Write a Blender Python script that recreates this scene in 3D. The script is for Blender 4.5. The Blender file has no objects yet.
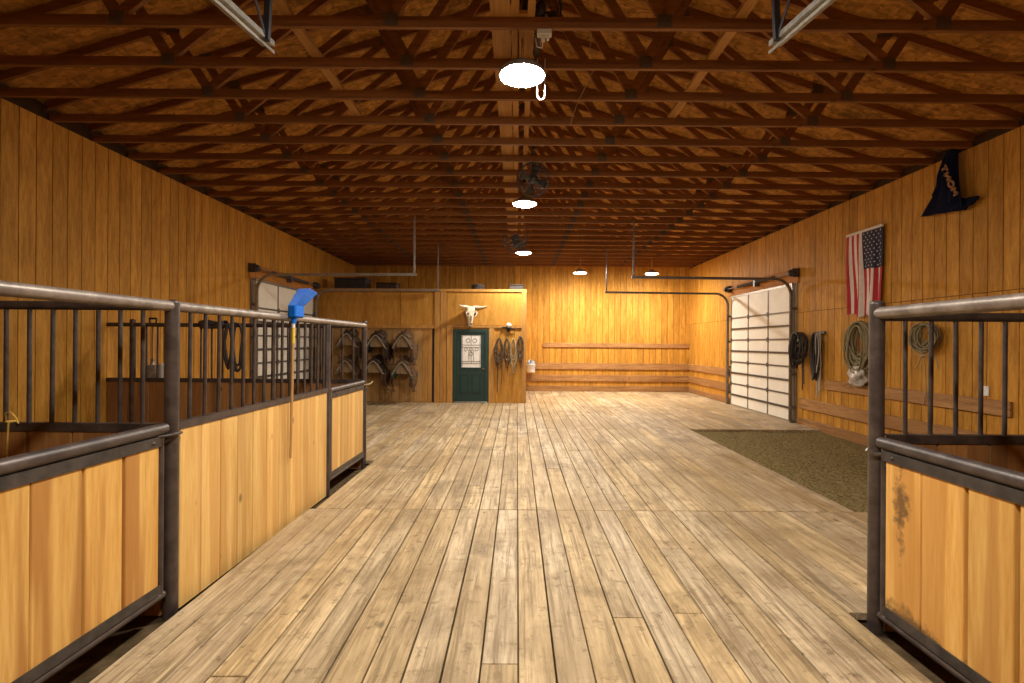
import bpy, bmesh, math, random
from mathutils import Vector, Matrix

random.seed(7)
scene = bpy.context.scene
C = scene.collection
PI = math.pi
V = Vector

# ------------------------------------------------------------------ camera, world, exposure
EYE, FOC, ROLL = 1.65, 502.0, 0.0068
cam_d = bpy.data.cameras.new('camera')
cam_d.sensor_width = 36.0
cam_d.lens = FOC * 36.0 / 1024.0
cam_d.shift_x = -5.0 / 1024.0
cam_d.shift_y = 1.5 / 1024.0
cam_d.clip_start = 0.05
cam = bpy.data.objects.new('camera', cam_d)
C.objects.link(cam)
cam.matrix_world = Matrix.Translation((0, 0, EYE)) @ Matrix.Rotation(PI / 2, 4, 'X') @ Matrix.Rotation(ROLL, 4, 'Z')
scene.camera = cam

world = bpy.data.worlds.new('world')
scene.world = world
world.use_nodes = True
world.node_tree.nodes['Background'].inputs[0].default_value = (0.02, 0.02, 0.025, 1)
world.node_tree.nodes['Background'].inputs[1].default_value = 0.3

vs = scene.view_settings
vs.view_transform = 'Standard'
vs.look = 'None'
vs.gamma = 1.0
vs.use_curve_mapping = False
vs.exposure = 0.0
LAMP = 500.0               # emission strength of the ceiling lamps
BACK_LAMP = 560.0

scene.cycles.max_bounces = 10
scene.cycles.diffuse_bounces = 7
scene.cycles.sample_clamp_indirect = 8.0


# ------------------------------------------------------------------ place helpers (photo reading -> point in the place)
def uv(px, py):
    dx, dy = px - 517.0, py - 343.0
    return dx + ROLL * dy, dy - ROLL * dx


def atY(px, py, Y):
    u, v = uv(px, py)
    return V((u * Y / FOC, Y, EYE - v * Y / FOC))


def atX(px, py, X):
    u, v = uv(px, py)
    Y = X * FOC / u
    return V((X, Y, EYE - v * Y / FOC))


# ------------------------------------------------------------------ materials
def new_mat(name):
    m = bpy.data.materials.new(name)
    m.use_nodes = True
    nt = m.node_tree
    b = nt.nodes['Principled BSDF']
    return m, nt, b


def nd(nt, kind, **kw):
    n = nt.nodes.new(kind)
    for k, v in kw.items():
        if k.startswith('i_'):
            key = k[2:]
            key = int(key) if key.isdigit() else key.replace('_', ' ')
            n.inputs[key].default_value = v
        else:
            setattr(n, k, v)
    return n


def mixc(nt, fac, a, b, mode='MIX'):
    n = nt.nodes.new('ShaderNodeMix')
    n.data_type = 'RGBA'
    n.blend_type = mode
    for idx, val in ((0, fac), (6, a), (7, b)):
        if isinstance(val, bpy.types.NodeSocket):
            nt.links.new(val, n.inputs[idx])
        elif isinstance(val, (int, float)):
            n.inputs[idx].default_value = val
        else:
            n.inputs[idx].default_value = (*val, 1)
    return n.outputs[2]


def math_n(nt, op, a, b=0.0, clamp=False):
    n = nt.nodes.new('ShaderNodeMath')
    n.operation = op
    n.use_clamp = clamp
    for i, val in enumerate((a, b)):
        if isinstance(val, bpy.types.NodeSocket):
            nt.links.new(val, n.inputs[i])
        else:
            n.inputs[i].default_value = val
    return n.outputs[0]


def rng(nt, val, a, b, c=0.0, d=1.0):
    n = nt.nodes.new('ShaderNodeMapRange')
    nt.links.new(val, n.inputs[0])
    for i, q in enumerate((a, b, c, d)):
        n.inputs[i + 1].default_value = q
    return n.outputs[0]


def plank_coords(nt, axis, stretch, scale):
    """object coordinates, moved per plank, squeezed across the grain"""
    tc = nd(nt, 'ShaderNodeTexCoord')
    at = nd(nt, 'ShaderNodeAttribute', attribute_name='rnd')
    mul = nd(nt, 'ShaderNodeVectorMath', operation='SCALE')
    mul.inputs[0].default_value = (37.0, 53.0, 71.0)
    nt.links.new(at.outputs['Fac'], mul.inputs['Scale'])
    add = nd(nt, 'ShaderNodeVectorMath', operation='ADD')
    nt.links.new(tc.outputs['Object'], add.inputs[0])
    nt.links.new(mul.outputs[0], add.inputs[1])
    mp = nd(nt, 'ShaderNodeMapping')
    s = [scale] * 3
    s[axis] = scale / stretch
    mp.inputs['Scale'].default_value = s
    nt.links.new(add.outputs[0], mp.inputs['Vector'])
    return tc, at, add, mp


def wood(name, light, dark, axis=2, stretch=14.0, scale=9.0, rough=0.55, tone=0.25, heart=0.0, heart_col=None,
         knots=0.0, grey=0.0, stain=0.0, spec=0.35, bump=0.15, figure=0.6):
    m, nt, b = new_mat(name)
    L = nt.links.new
    tc, at, add, mp = plank_coords(nt, axis, stretch, scale)
    n1 = nd(nt, 'ShaderNodeTexNoise', i_Scale=1.6, i_Detail=6.0, i_Roughness=0.62, i_Distortion=0.6)
    L(mp.outputs[0], n1.inputs['Vector'])
    n2 = nd(nt, 'ShaderNodeTexNoise', i_Scale=7.0, i_Detail=4.0, i_Roughness=0.7, i_Distortion=0.2)
    L(mp.outputs[0], n2.inputs['Vector'])
    g = math_n(nt, 'ADD', math_n(nt, 'MULTIPLY', n1.outputs['Fac'], figure),
               math_n(nt, 'MULTIPLY', n2.outputs['Fac'], 1.0 - figure))
    fac = rng(nt, g, 0.38, 0.62)
    col = mixc(nt, fac, dark, light)
    if heart > 0:
        # heartwood band running along the board
        mp2 = nd(nt, 'ShaderNodeMapping')
        s = [7.0] * 3
        s[axis] = 0.35
        mp2.inputs['Scale'].default_value = s
        L(add.outputs[0], mp2.inputs['Vector'])
        n3 = nd(nt, 'ShaderNodeTexNoise', i_Scale=1.0, i_Detail=2.0, i_Roughness=0.4)
        L(mp2.outputs[0], n3.inputs['Vector'])
        hf = math_n(nt, 'MULTIPLY', rng(nt, n3.outputs['Fac'], 0.475, 0.535), heart)
        col = mixc(nt, hf, col, heart_col)
    if knots > 0:
        mp3 = nd(nt, 'ShaderNodeMapping')
        s = [3.2] * 3
        s[axis] = 1.9
        mp3.inputs['Scale'].default_value = s
        L(add.outputs[0], mp3.inputs['Vector'])
        vo = nd(nt, 'ShaderNodeTexVoronoi', i_Scale=1.0, i_Randomness=1.0)
        L(mp3.outputs[0], vo.inputs['Vector'])
        kf = rng(nt, vo.outputs['Distance'], 0.035, 0.085, knots, 0.0)
        col = mixc(nt, kf, col, tuple(c * 0.32 for c in dark))
    # per plank tone
    tv = rng(nt, at.outputs['Fac'], 0.0, 1.0, 1.0 - tone, 1.0 + tone)
    hsv = nd(nt, 'ShaderNodeHueSaturation')
    L(col, hsv.inputs['Color'])
    L(tv, hsv.inputs['Value'])
    if grey > 0:
        fr = math_n(nt, 'FRACT', math_n(nt, 'MULTIPLY', at.outputs['Fac'], 17.31))
        L(rng(nt, fr, 0.0, 1.0, 1.0, 1.0 - grey), hsv.inputs['Saturation'])
    col = hsv.outputs[0]
    if stain > 0:
        n4 = nd(nt, 'ShaderNodeTexNoise', i_Scale=1.7, i_Detail=7.0, i_Roughness=0.66, i_Distortion=0.5)
        L(tc.outputs['Object'], n4.inputs['Vector'])
        sf = rng(nt, n4.outputs['Fac'], 0.5, 0.72, 0.0, stain)
        col = mixc(nt, sf, col, tuple(c * 0.42 for c in dark))
        n5 = nd(nt, 'ShaderNodeTexNoise', i_Scale=9.0, i_Detail=6.0, i_Roughness=0.75)
        L(tc.outputs['Object'], n5.inputs['Vector'])
        sf2 = rng(nt, n5.outputs['Fac'], 0.55, 0.68, 0.0, stain)
        col = mixc(nt, sf2, col, tuple(c * 0.35 for c in dark))
        mp6 = nd(nt, 'ShaderNodeMapping')
        s6 = [26.0] * 3
        s6[axis] = 0.9
        mp6.inputs['Scale'].default_value = s6
        L(add.outputs[0], mp6.inputs['Vector'])
        n6 = nd(nt, 'ShaderNodeTexNoise', i_Scale=1.0, i_Detail=5.0, i_Roughness=0.7, i_Distortion=0.3)
        L(mp6.outputs[0], n6.inputs['Vector'])
        col = mixc(nt, rng(nt, n6.outputs['Fac'], 0.52, 0.64, 0.0, 0.75), col, tuple(c * 0.5 for c in dark))
        n7 = nd(nt, 'ShaderNodeTexNoise', i_Scale=0.55, i_Detail=3.0, i_Roughness=0.6)
        L(tc.outputs['Object'], n7.inputs['Vector'])
        col = mixc(nt, rng(nt, n7.outputs['Fac'], 0.42, 0.62, 0.0, 0.55), col, tuple(c * 1.05 for c in dark))
    L(col, b.inputs['Base Color'])
    b.inputs['Roughness'].default_value = rough
    b.inputs['Specular IOR Level'].default_value = spec
    bp = nd(nt, 'ShaderNodeBump', i_Strength=bump, i_Distance=0.004)
    L(g, bp.inputs['Height'])
    L(bp.outputs[0], b.inputs['Normal'])
    return m


def plain(name, col, rough=0.5, metal=0.0, var=0.15, scale=14.0, spec=0.5, col2=None, bump=0.0, stretch=None):
    m, nt, b = new_mat(name)
    L = nt.links.new
    tc = nd(nt, 'ShaderNodeTexCoord')
    src = tc.outputs['Object']
    if stretch:
        mp = nd(nt, 'ShaderNodeMapping')
        mp.inputs['Scale'].default_value = stretch
        L(src, mp.inputs['Vector'])
        src = mp.outputs[0]
    n = nd(nt, 'ShaderNodeTexNoise', i_Scale=scale, i_Detail=5.0, i_Roughness=0.65)
    L(src, n.inputs['Vector'])
    f = rng(nt, n.outputs['Fac'], 0.38, 0.66)
    c2 = col2 if col2 else tuple(min(1, c * (1 + var)) for c in col)
    c1 = col if col2 else tuple(c * (1 - var) for c in col)
    L(mixc(nt, f, c1, c2), b.inputs['Base Color'])
    b.inputs['Roughness'].default_value = rough
    b.inputs['Metallic'].default_value = metal
    b.inputs['Specular IOR Level'].default_value = spec
    if bump:
        bp = nd(nt, 'ShaderNodeBump', i_Strength=bump, i_Distance=0.01)
        L(n.outputs['Fac'], bp.inputs['Height'])
        L(bp.outputs[0], b.inputs['Normal'])
    return m


def osb(name):
    m, nt, b = new_mat(name)
    L = nt.links.new
    tc = nd(nt, 'ShaderNodeTexCoord')
    no = nd(nt, 'ShaderNodeTexNoise', i_Scale=6.0, i_Detail=2.0)
    L(tc.outputs['Object'], no.inputs['Vector'])
    off = nd(nt, 'ShaderNodeVectorMath', operation='SCALE')
    off.inputs['Scale'].default_value = 0.12
    L(no.outputs['Color'], off.inputs[0])
    ad = nd(nt, 'ShaderNodeVectorMath', operation='ADD')
    L(tc.outputs['Object'], ad.inputs[0])
    L(off.outputs[0], ad.inputs[1])
    cols = []
    for rot, sc in ((0.5, (9, 24, 9)), (-0.7, (22, 8, 9))):
        mp = nd(nt, 'ShaderNodeMapping')
        mp.inputs['Rotation'].default_value = (0, 0, rot)
        mp.inputs['Scale'].default_value = sc
        L(ad.outputs[0], mp.inputs['Vector'])
        vo = nd(nt, 'ShaderNodeTexVoronoi', i_Scale=1.0)
        L(mp.outputs[0], vo.inputs['Vector'])
        sx = nd(nt, 'ShaderNodeSeparateColor')
        L(vo.outputs['Color'], sx.inputs[0])
        cols.append(sx.outputs[0])
    f = math_n(nt, 'ADD', math_n(nt, 'MULTIPLY', cols[0], 0.6), math_n(nt, 'MULTIPLY', cols[1], 0.4))
    col = mixc(nt, f, (0.24, 0.105, 0.022), (0.72, 0.36, 0.085))
    big = nd(nt, 'ShaderNodeTexNoise', i_Scale=1.4, i_Detail=5.0, i_Roughness=0.7)
    L(tc.outputs['Object'], big.inputs['Vector'])
    col = mixc(nt, rng(nt, big.outputs['Fac'], 0.56, 0.74, 0.0, 0.75), col, (0.07, 0.032, 0.012))
    L(col, b.inputs['Base Color'])
    b.inputs['Roughness'].default_value = 0.75
    b.inputs['Specular IOR Level'].default_value = 0.2
    return m


def emit(name, col, strength):
    m, nt, b = new_mat(name)
    b.inputs['Base Color'].default_value = (0.8, 0.8, 0.8, 1)
    b.inputs['Emission Color'].default_value = (*col, 1)
    b.inputs['Emission Strength'].default_value = strength
    return m


M = {}
M['wall'] = wood('stained_siding', (0.58, 0.285, 0.046), (0.34, 0.145, 0.018), axis=2, stretch=7, scale=7, rough=0.6, tone=0.12, bump=0.12, spec=0.16)
M['ply'] = wood('stained_plywood', (0.58, 0.29, 0.055), (0.38, 0.17, 0.026), axis=2, stretch=6, scale=5, rough=0.6, tone=0.08, bump=0.08, spec=0.2)
M['groove'] = plain('siding_groove', (0.11, 0.045, 0.012), rough=0.8)
M['trim'] = wood('stained_trim_board', (0.56, 0.285, 0.07), (0.37, 0.165, 0.034), axis=2, stretch=10, scale=8, tone=0.10)
M['board_y'] = wood('weathered_board_y', (0.44, 0.23, 0.082), (0.25, 0.115, 0.038), axis=1, stretch=12, scale=8, tone=0.15, knots=0.8, stain=0.35)
M['board_x'] = wood('weathered_board_x', (0.44, 0.23, 0.082), (0.25, 0.115, 0.038), axis=0, stretch=12, scale=8, tone=0.15, knots=0.8, stain=0.35)
M['floor'] = wood('worn_floor_planks', (0.62, 0.455, 0.245), (0.28, 0.185, 0.088), axis=1, stretch=14, scale=9, rough=0.6, tone=0.14,
                  knots=0.75, grey=0.25, stain=0.8, spec=0.25, bump=0.35)
M['pine'] = wood('pine_planks', (0.78, 0.48, 0.15), (0.58, 0.295, 0.066), axis=2, stretch=14, scale=8, rough=0.5, tone=0.14,
                 heart=0.8, heart_col=(0.42, 0.185, 0.046), knots=0.85, spec=0.3, bump=0.1)
M['pine_pale'] = wood('pale_pine_planks', (0.80, 0.53, 0.20), (0.63, 0.36, 0.10), axis=2, stretch=14, scale=8, rough=0.5, tone=0.12,
                     heart=0.5, heart_col=(0.52, 0.26, 0.07), knots=0.8, spec=0.3, bump=0.1)
M['pine_shaded'] = wood('stall_planks_shaded', (0.42, 0.20, 0.06), (0.25, 0.105, 0.03), axis=2, stretch=12, scale=8, rough=0.6, tone=0.25,
                      heart=0.6, heart_col=(0.15, 0.06, 0.02), knots=0.8)  # brown stained planks, colour also darkened for the shade inside the stalls
M['truss'] = wood('truss_lumber', (0.33, 0.135, 0.037), (0.19, 0.073, 0.018), axis=0, stretch=12, scale=9, rough=0.65, tone=0.2, knots=0.6, bump=0.05)
M['brace'] = wood('brace_lumber', (0.50, 0.26, 0.08), (0.34, 0.16, 0.042), axis=1, stretch=12, scale=9, rough=0.65, tone=0.15)
M['osb'] = osb('oriented_strand_board')
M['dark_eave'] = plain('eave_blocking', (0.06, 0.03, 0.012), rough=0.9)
M['pipe'] = plain('worn_brown_pipe', (0.05, 0.037, 0.035), rough=0.4, metal=0.25, scale=9.0, col2=(0.10, 0.076, 0.068), spec=0.6)
M['rail'] = plain('worn_top_rail', (0.16, 0.125, 0.105), rough=0.4, metal=0.25, scale=8.0, col2=(0.30, 0.25, 0.215), spec=0.6)
M['bar'] = plain('rusty_bar', (0.036, 0.026, 0.023), rough=0.5, metal=0.2, scale=11.0, col2=(0.085, 0.058, 0.046), spec=0.5)
M['black_steel'] = plain('dark_steel_channel', (0.04, 0.035, 0.034), rough=0.45, metal=0.3, scale=12, col2=(0.085, 0.072, 0.066))
M['galv'] = plain('galvanised_steel', (0.36, 0.34, 0.30), rough=0.4, metal=0.7, var=0.2, scale=20)
M['track'] = plain('door_track_steel', (0.22, 0.20, 0.18), rough=0.42, metal=0.6, var=0.25, scale=18)
M['hanger'] = plain('dark_hanger_strap', (0.055, 0.055, 0.065), rough=0.5, metal=0.5)
M['white_door'] = plain('white_insulated_panel', (0.80, 0.76, 0.67), rough=0.55, var=0.04, scale=3)
M['strut'] = plain('grey_door_strut', (0.13, 0.125, 0.12), rough=0.45, metal=0.4, var=0.2)
M['green'] = plain('dark_green_paint', (0.009, 0.038, 0.033), rough=0.42, var=0.12, scale=5)
M['glass'] = plain('frosted_leaded_glass', (0.90, 0.87, 0.83), rough=0.22, var=0.06, scale=25, spec=0.6)
M['came'] = plain('lead_came', (0.10, 0.085, 0.075), rough=0.4, metal=0.5)
M['brass'] = plain('dark_brass', (0.22, 0.15, 0.06), rough=0.35, metal=0.8)
M['white'] = plain('white_plastic', (0.72, 0.70, 0.66), rough=0.45, var=0.06)
M['bone'] = plain('weathered_bone', (0.50, 0.40, 0.27), rough=0.7, col2=(0.70, 0.61, 0.47), scale=12, bump=0.4)
M['horn'] = plain('brown_horn', (0.40, 0.30, 0.19), rough=0.5, col2=(0.62, 0.53, 0.38), scale=10)
M['black'] = plain('matt_black', (0.012, 0.011, 0.010), rough=0.7)
M['fan'] = plain('fan_dark_metal', (0.05, 0.045, 0.04), rough=0.5, metal=0.4)
M['rope'] = plain('tan_rope', (0.30, 0.215, 0.11), rough=0.9, col2=(0.46, 0.35, 0.19), scale=60)
M['rope_green'] = plain('faded_green_rope', (0.17, 0.135, 0.07), rough=0.9, col2=(0.30, 0.245, 0.13), scale=50)
M['rope_dark'] = plain('dark_brown_rope', (0.075, 0.04, 0.02), rough=0.85, col2=(0.17, 0.10, 0.05), scale=40)
M['rope_grey'] = plain('grey_white_rope', (0.30, 0.26, 0.21), rough=0.9, col2=(0.52, 0.47, 0.40), scale=60)
M['strap'] = plain('black_strap', (0.022, 0.017, 0.016), rough=0.6, col2=(0.06, 0.045, 0.04), scale=30)
M['leather'] = plain('dark_saddle_leather', (0.03, 0.017, 0.012), rough=0.5, col2=(0.065, 0.036, 0.02), scale=14)
M['leather_tan'] = plain('brown_saddle_leather', (0.085, 0.045, 0.024), rough=0.5, col2=(0.15, 0.085, 0.045), scale=14)
M['fleece'] = plain('greyed_fleece', (0.21, 0.165, 0.12), rough=1.0, col2=(0.36, 0.29, 0.225), scale=40, bump=0.6)
M['pad_teal'] = plain('teal_saddle_pad', (0.03, 0.085, 0.075), rough=0.9, col2=(0.05, 0.13, 0.11), scale=30)
M['pad_blue'] = plain('dark_blue_saddle_pad', (0.025, 0.04, 0.06), rough=0.9, col2=(0.05, 0.07, 0.095), scale=30)
M['rackwood'] = wood('rack_wood', (0.33, 0.235, 0.13), (0.22, 0.145, 0.075), axis=2, stretch=9, scale=8, tone=0.15)
M['old_board'] = wood('old_stall_boards', (0.54, 0.32, 0.12), (0.35, 0.19, 0.066), axis=2, stretch=10, scale=8, tone=0.28, knots=0.5, stain=0.25, spec=0.15)
M['blue'] = plain('bright_blue_bristle', (0.004, 0.115, 0.52), rough=0.5, var=0.25, scale=60)
M['blue_block'] = plain('bright_blue_plastic', (0.004, 0.125, 0.56), rough=0.6, spec=0.15, var=0.06)
M['yellow'] = plain('yellow_sleeve', (0.75, 0.52, 0.03), rough=0.45, var=0.08)
M['handle'] = wood('broom_handle_wood', (0.52, 0.31, 0.12), (0.36, 0.19, 0.065), axis=2, stretch=20, scale=20, tone=0.0)
M['alu'] = plain('worn_aluminium', (0.42, 0.40, 0.38), rough=0.45, metal=0.6, var=0.3, scale=18)
M['dirt'] = plain('dry_soil', (0.085, 0.062, 0.024), rough=1.0, col2=(0.29, 0.215, 0.095), scale=28, bump=0.9, spec=0.05)
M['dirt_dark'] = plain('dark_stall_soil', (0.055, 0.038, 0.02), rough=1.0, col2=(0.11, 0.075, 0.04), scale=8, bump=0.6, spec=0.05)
M['red'] = plain('flag_red', (0.42, 0.020, 0.030), rough=0.8, var=0.1)
M['flag_white'] = plain('flag_white', (0.70, 0.60, 0.53), rough=0.8, var=0.06)
M['navy'] = plain('flag_blue', (0.016, 0.017, 0.05), rough=0.8, var=0.15)
M['banner'] = plain('navy_banner_cloth', (0.004, 0.005, 0.017), rough=0.9, col2=(0.008, 0.010, 0.030), scale=5, spec=0.1)
M['gold'] = plain('gold_lettering', (0.30, 0.135, 0.045), rough=0.7, var=0.1)
M['cloth_grey'] = plain('grey_blue_rag', (0.20, 0.23, 0.27), rough=0.9, col2=(0.38, 0.40, 0.42), scale=20)
M['twine'] = plain('yellow_twine', (0.62, 0.37, 0.07), rough=0.9, var=0.15)
M['cord_white'] = plain('white_cord', (0.75, 0.73, 0.70), rough=0.5, var=0.03)
M['plate'] = plain('truss_plate', (0.125, 0.092, 0.066), rough=0.5, metal=0.2, var=0.25, scale=60)
M['lamp_on'] = emit('lit_lens', (1.0, 0.925, 0.795), LAMP)
M['lamp_back_on'] = emit('lit_lens_back', (1.0, 0.925, 0.795), BACK_LAMP)
M['housing'] = plain('lamp_housing', (0.22, 0.21, 0.20), rough=0.5)


# ------------------------------------------------------------------ mesh builder
class MB:
    def __init__(self):
        self.v, self.f, self.m, self.s, self.r = [], [], [], [], []

    def add(self, verts, faces, mat=0, smooth=False, rnd=None):
        o = len(self.v)
        if rnd is None:
            rnd = random.random()
        self.v += [V(p) for p in verts]
        for f in faces:
            self.f.append([i + o for i in f])
            self.m.append(mat)
            self.s.append(smooth)
            self.r.append(rnd)
        return self

    def box(self, lo, hi, mat=0, rnd=None, ch=0.0, M4=None):
        (x0, y0, z0), (x1, y1, z1) = lo, hi
        x0, x1 = min(x0, x1), max(x0, x1)
        y0, y1 = min(y0, y1), max(y0, y1)
        z0, z1 = min(z0, z1), max(z0, z1)
        if ch <= 0:
            vs_ = [(x, y, z) for z in (z0, z1) for y in (y0, y1) for x in (x0, x1)]
            fs = [(0, 2, 3, 1), (4, 5, 7, 6), (0, 1, 5, 4), (2, 6, 7, 3), (0, 4, 6, 2), (1, 3, 7, 5)]
        else:
            c = min(ch, (x1 - x0) * .45, (y1 - y0) * .45, (z1 - z0) * .45)
            bm = bmesh.new()
            r = bmesh.ops.create_cube(bm, size=1.0)
            for p in bm.verts:
                p.co = V(((x0 + x1) / 2 + p.co.x * (x1 - x0), (y0 + y1) / 2 + p.co.y * (y1 - y0), (z0 + z1) / 2 + p.co.z * (z1 - z0)))
            bmesh.ops.bevel(bm, geom=list(bm.edges), offset=c, segments=1, affect='EDGES')
            bm.verts.index_update()
            vs_ = [p.co.copy() for p in bm.verts]
            fs = [[q.index for q in f.verts] for f in bm.faces]
            bm.free()
        if M4 is not None:
            vs_ = [M4 @ V(p) for p in vs_]
        return self.add(vs_, fs, mat, False, rnd)

    def beam(self, a, b, w, h, mat=0, up=(0, 0, 1), rnd=None, ch=0.0):
        """box from a to b; w across, h along 'up'"""
        a, b = V(a), V(b)
        d = (b - a)
        L_ = d.length
        y = d.normalized()
        x = y.cross(V(up)).normalized()
        z = x.cross(y)
        m4 = Matrix((x, y, z)).transposed().to_4x4()
        m4.translation = a
        return self.box((-w / 2, 0, -h / 2), (w / 2, L_, h / 2), mat, rnd, ch, m4)

    def tube(self, pts, r, seg=12, mat=0, closed=False, cap=True, rnd=None, smooth=True):
        pts = [V(p) for p in pts]
        n = len(pts)
        rs = r if isinstance(r, (list, tuple)) else [r] * n
        tang = []
        for i in range(n):
            if closed:
                t = pts[(i + 1) % n] - pts[i - 1]
            else:
                t = pts[min(i + 1, n - 1)] - pts[max(i - 1, 0)]
            if t.length < 1e-9:
                t = V((0, 0, 1))
            tang.append(t.normalized())
        ref = V((0, 0, 1)) if abs(tang[0].z) < 0.9 else V((1, 0, 0))
        nrm = tang[0].cross(ref).normalized()
        vs_, fs = [], []
        for i in range(n):
            t = tang[i]
            nrm = (nrm - t * nrm.dot(t))
            if nrm.length < 1e-6:
                nrm = t.orthogonal()
            nrm.normalize()
            bi = t.cross(nrm)
            for k in range(seg):
                a = 2 * PI * k / seg
                vs_.append(pts[i] + (nrm * math.cos(a) + bi * math.sin(a)) * rs[i])
        m = n if closed else n - 1
        for i in range(m):
            j = (i + 1) % n
            for k in range(seg):
                k2 = (k + 1) % seg
                fs.append((i * seg + k, i * seg + k2, j * seg + k2, j * seg + k))
        self.add(vs_, fs, mat, smooth, rnd)
        if cap and not closed:
            o = len(vs_)
            self.add([vs_[k] for k in range(seg)], [tuple(range(seg - 1, -1, -1))], mat, False, rnd)
            self.add([vs_[(n - 1) * seg + k] for k in range(seg)], [tuple(range(seg))], mat, False, rnd)
        return self

    def lathe(self, prof, org, axis=(0, 0, 1), seg=24, mat=0, smooth=True, rnd=None):
        """prof: list of (radius, height) along axis"""
        ax = V(axis).normalized()
        x = ax.orthogonal().normalized()
        y = ax.cross(x)
        org = V(org)
        vs_, fs = [], []
        for (r, h) in prof:
            for k in range(seg):
                a = 2 * PI * k / seg
                vs_.append(org + ax * h + (x * math.cos(a) + y * math.sin(a)) * max(r, 1e-4))
        for i in range(len(prof) - 1):
            for k in range(seg):
                k2 = (k + 1) % seg
                fs.append((i * seg + k, i * seg + k2, (i + 1) * seg + k2, (i + 1) * seg + k))
        return self.add(vs_, fs, mat, smooth, rnd)

    def prism(self, poly, offset, mat=0, rnd=None):
        """poly: list of 3D points (planar), extruded by offset"""
        n = len(poly)
        off = V(offset)
        vs_ = [V(p) for p in poly] + [V(p) + off for p in poly]
        fs = [tuple(range(n - 1, -1, -1)), tuple(range(n, 2 * n))]
        fs += [(i, (i + 1) % n, n + (i + 1) % n, n + i) for i in range(n)]
        return self.add(vs_, fs, mat, False, rnd)

    def grid(self, fn, nu, nv, mat=0, smooth=True, matfn=None, rnd=None):
        vs_ = [fn(i / nu, j / nv) for j in range(nv + 1) for i in range(nu + 1)]
        if matfn is None:
            fs = [(j * (nu + 1) + i, j * (nu + 1) + i + 1, (j + 1) * (nu + 1) + i + 1, (j + 1) * (nu + 1) + i)
                  for j in range(nv) for i in range(nu)]
            return self.add(vs_, fs, mat, smooth, rnd)
        o = len(self.v)
        self.v += [V(p) for p in vs_]
        for j in range(nv):
            for i in range(nu):
                self.f.append([o + j * (nu + 1) + i, o + j * (nu + 1) + i + 1, o + (j + 1) * (nu + 1) + i + 1, o + (j + 1) * (nu + 1) + i])
                self.m.append(matfn((i + .5) / nu, (j + .5) / nv))
                self.s.append(smooth)
                self.r.append(0.5)
        return self

    def build(self, name, mats, parent=None, local=False, solid=0.0, fix=True):
        me = bpy.data.meshes.new(name)
        vs_ = self.v
        if parent is not None and not local:
            p = parent
            while p.parent is not None:
                p = p.parent
            inv = p.matrix_basis.inverted()
            vs_ = [inv @ q for q in vs_]
        me.from_pydata([tuple(q) for q in vs_], [], self.f)
        if not isinstance(mats, (list, tuple)):
            mats = [mats]
        for m in mats:
            me.materials.append(M[m] if isinstance(m, str) else m)
        me.polygons.foreach_set('material_index', self.m)
        me.polygons.foreach_set('use_smooth', self.s)
        a = me.attributes.new('rnd', 'FLOAT', 'FACE')
        a.data.foreach_set('value', self.r)
        if fix:
            bm = bmesh.new()
            bm.from_mesh(me)
            bmesh.ops.recalc_face_normals(bm, faces=bm.faces)
            bm.to_mesh(me)
            bm.free()
        me.update()
        o = bpy.data.objects.new(name, me)
        C.objects.link(o)
        if parent is not None:
            o.parent = parent
        if solid:
            md = o.modifiers.new('thickness', 'SOLIDIFY')
            md.thickness = solid
            md.offset = 0
        return o


def thing(name, label, cat, loc=(0, 0, 0), rotz=0.0, group=None, kind=None):
    o = bpy.data.objects.new(name, None)
    o.empty_display_size = 0.1
    C.objects.link(o)
    o.location = loc
    o.rotation_euler = (0, 0, rotz)
    o.matrix_basis = Matrix.Translation(V(loc)) @ Matrix.Rotation(rotz, 4, 'Z')
    tag(o, label, cat, group, kind)
    return o


def tag(o, label=None, cat=None, group=None, kind=None):
    if label:
        o['label'] = label
    if cat:
        o['category'] = cat
    if group:
        o['group'] = group
    if kind:
        o['kind'] = kind
    return o


def dup(root, loc, rotz=0.0, label=None, group=None):
    r = root.copy()
    C.objects.link(r)
    r.location = loc
    r.rotation_euler = (0, 0, rotz)
    if label:
        r['label'] = label
    if group:
        r['group'] = group
    for ch in list(root.children):
        c = ch.copy()
        C.objects.link(c)
        c.parent = r
        for g in list(ch.children):
            d = g.copy()
            C.objects.link(d)
            d.parent = c
    return r


# ------------------------------------------------------------------ the shell
XL, XR = -5.58, 5.95
YF, YB = -2.6, 17.32
ZT = 4.25                    # top of the walls, underside of the truss chords
XC = 0.1                     # ridge line
HALF = 5.9
PITCH = 0.31


def roof_z(x):               # centre line of the top chords
    return 4.47 + PITCH * (5.6 - abs(x - XC))


def roof_under(x):
    return roof_z(x) + 0.05


# side walls: grooved sheet siding
def side_wall(name, X, sgn, label):
    mb = MB()
    mb.box((X, YF, -0.3), (X + sgn * 0.12, YB + 0.12, ZT), 1)
    y = YF
    p = 0.2032
    y = YB - math.ceil((YB - YF) / p) * p + (0.07 if sgn < 0 else 0.0)
    while y < YB - 0.01:
        y0, y1 = max(y, YF), min(y + p - 0.011, YB)
        if y1 > y0 + 0.005:
            if sgn > 0:
                mb.box((X - 0.012, y0, -0.3), (X + 0.01, y1, 2.325), 0)
                mb.box((X - 0.012, y0, 2.334), (X + 0.01, y1, ZT), 0)
            else:
                mb.box((X + 0.012, y0, -0.3), (X - 0.01, y1, ZT), 0)
        y += p
    # blocking above the plate
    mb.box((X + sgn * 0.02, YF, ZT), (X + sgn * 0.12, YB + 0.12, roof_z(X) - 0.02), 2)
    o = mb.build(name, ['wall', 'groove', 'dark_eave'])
    return tag(o, label, 'wall', kind='structure')


side_wall('wall_left', XL, -1, 'stained grooved wood siding wall on the left with the half hidden garage door')
side_wall('wall_right', XR, 1, 'stained grooved wood siding wall on the right with the two flags')


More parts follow.
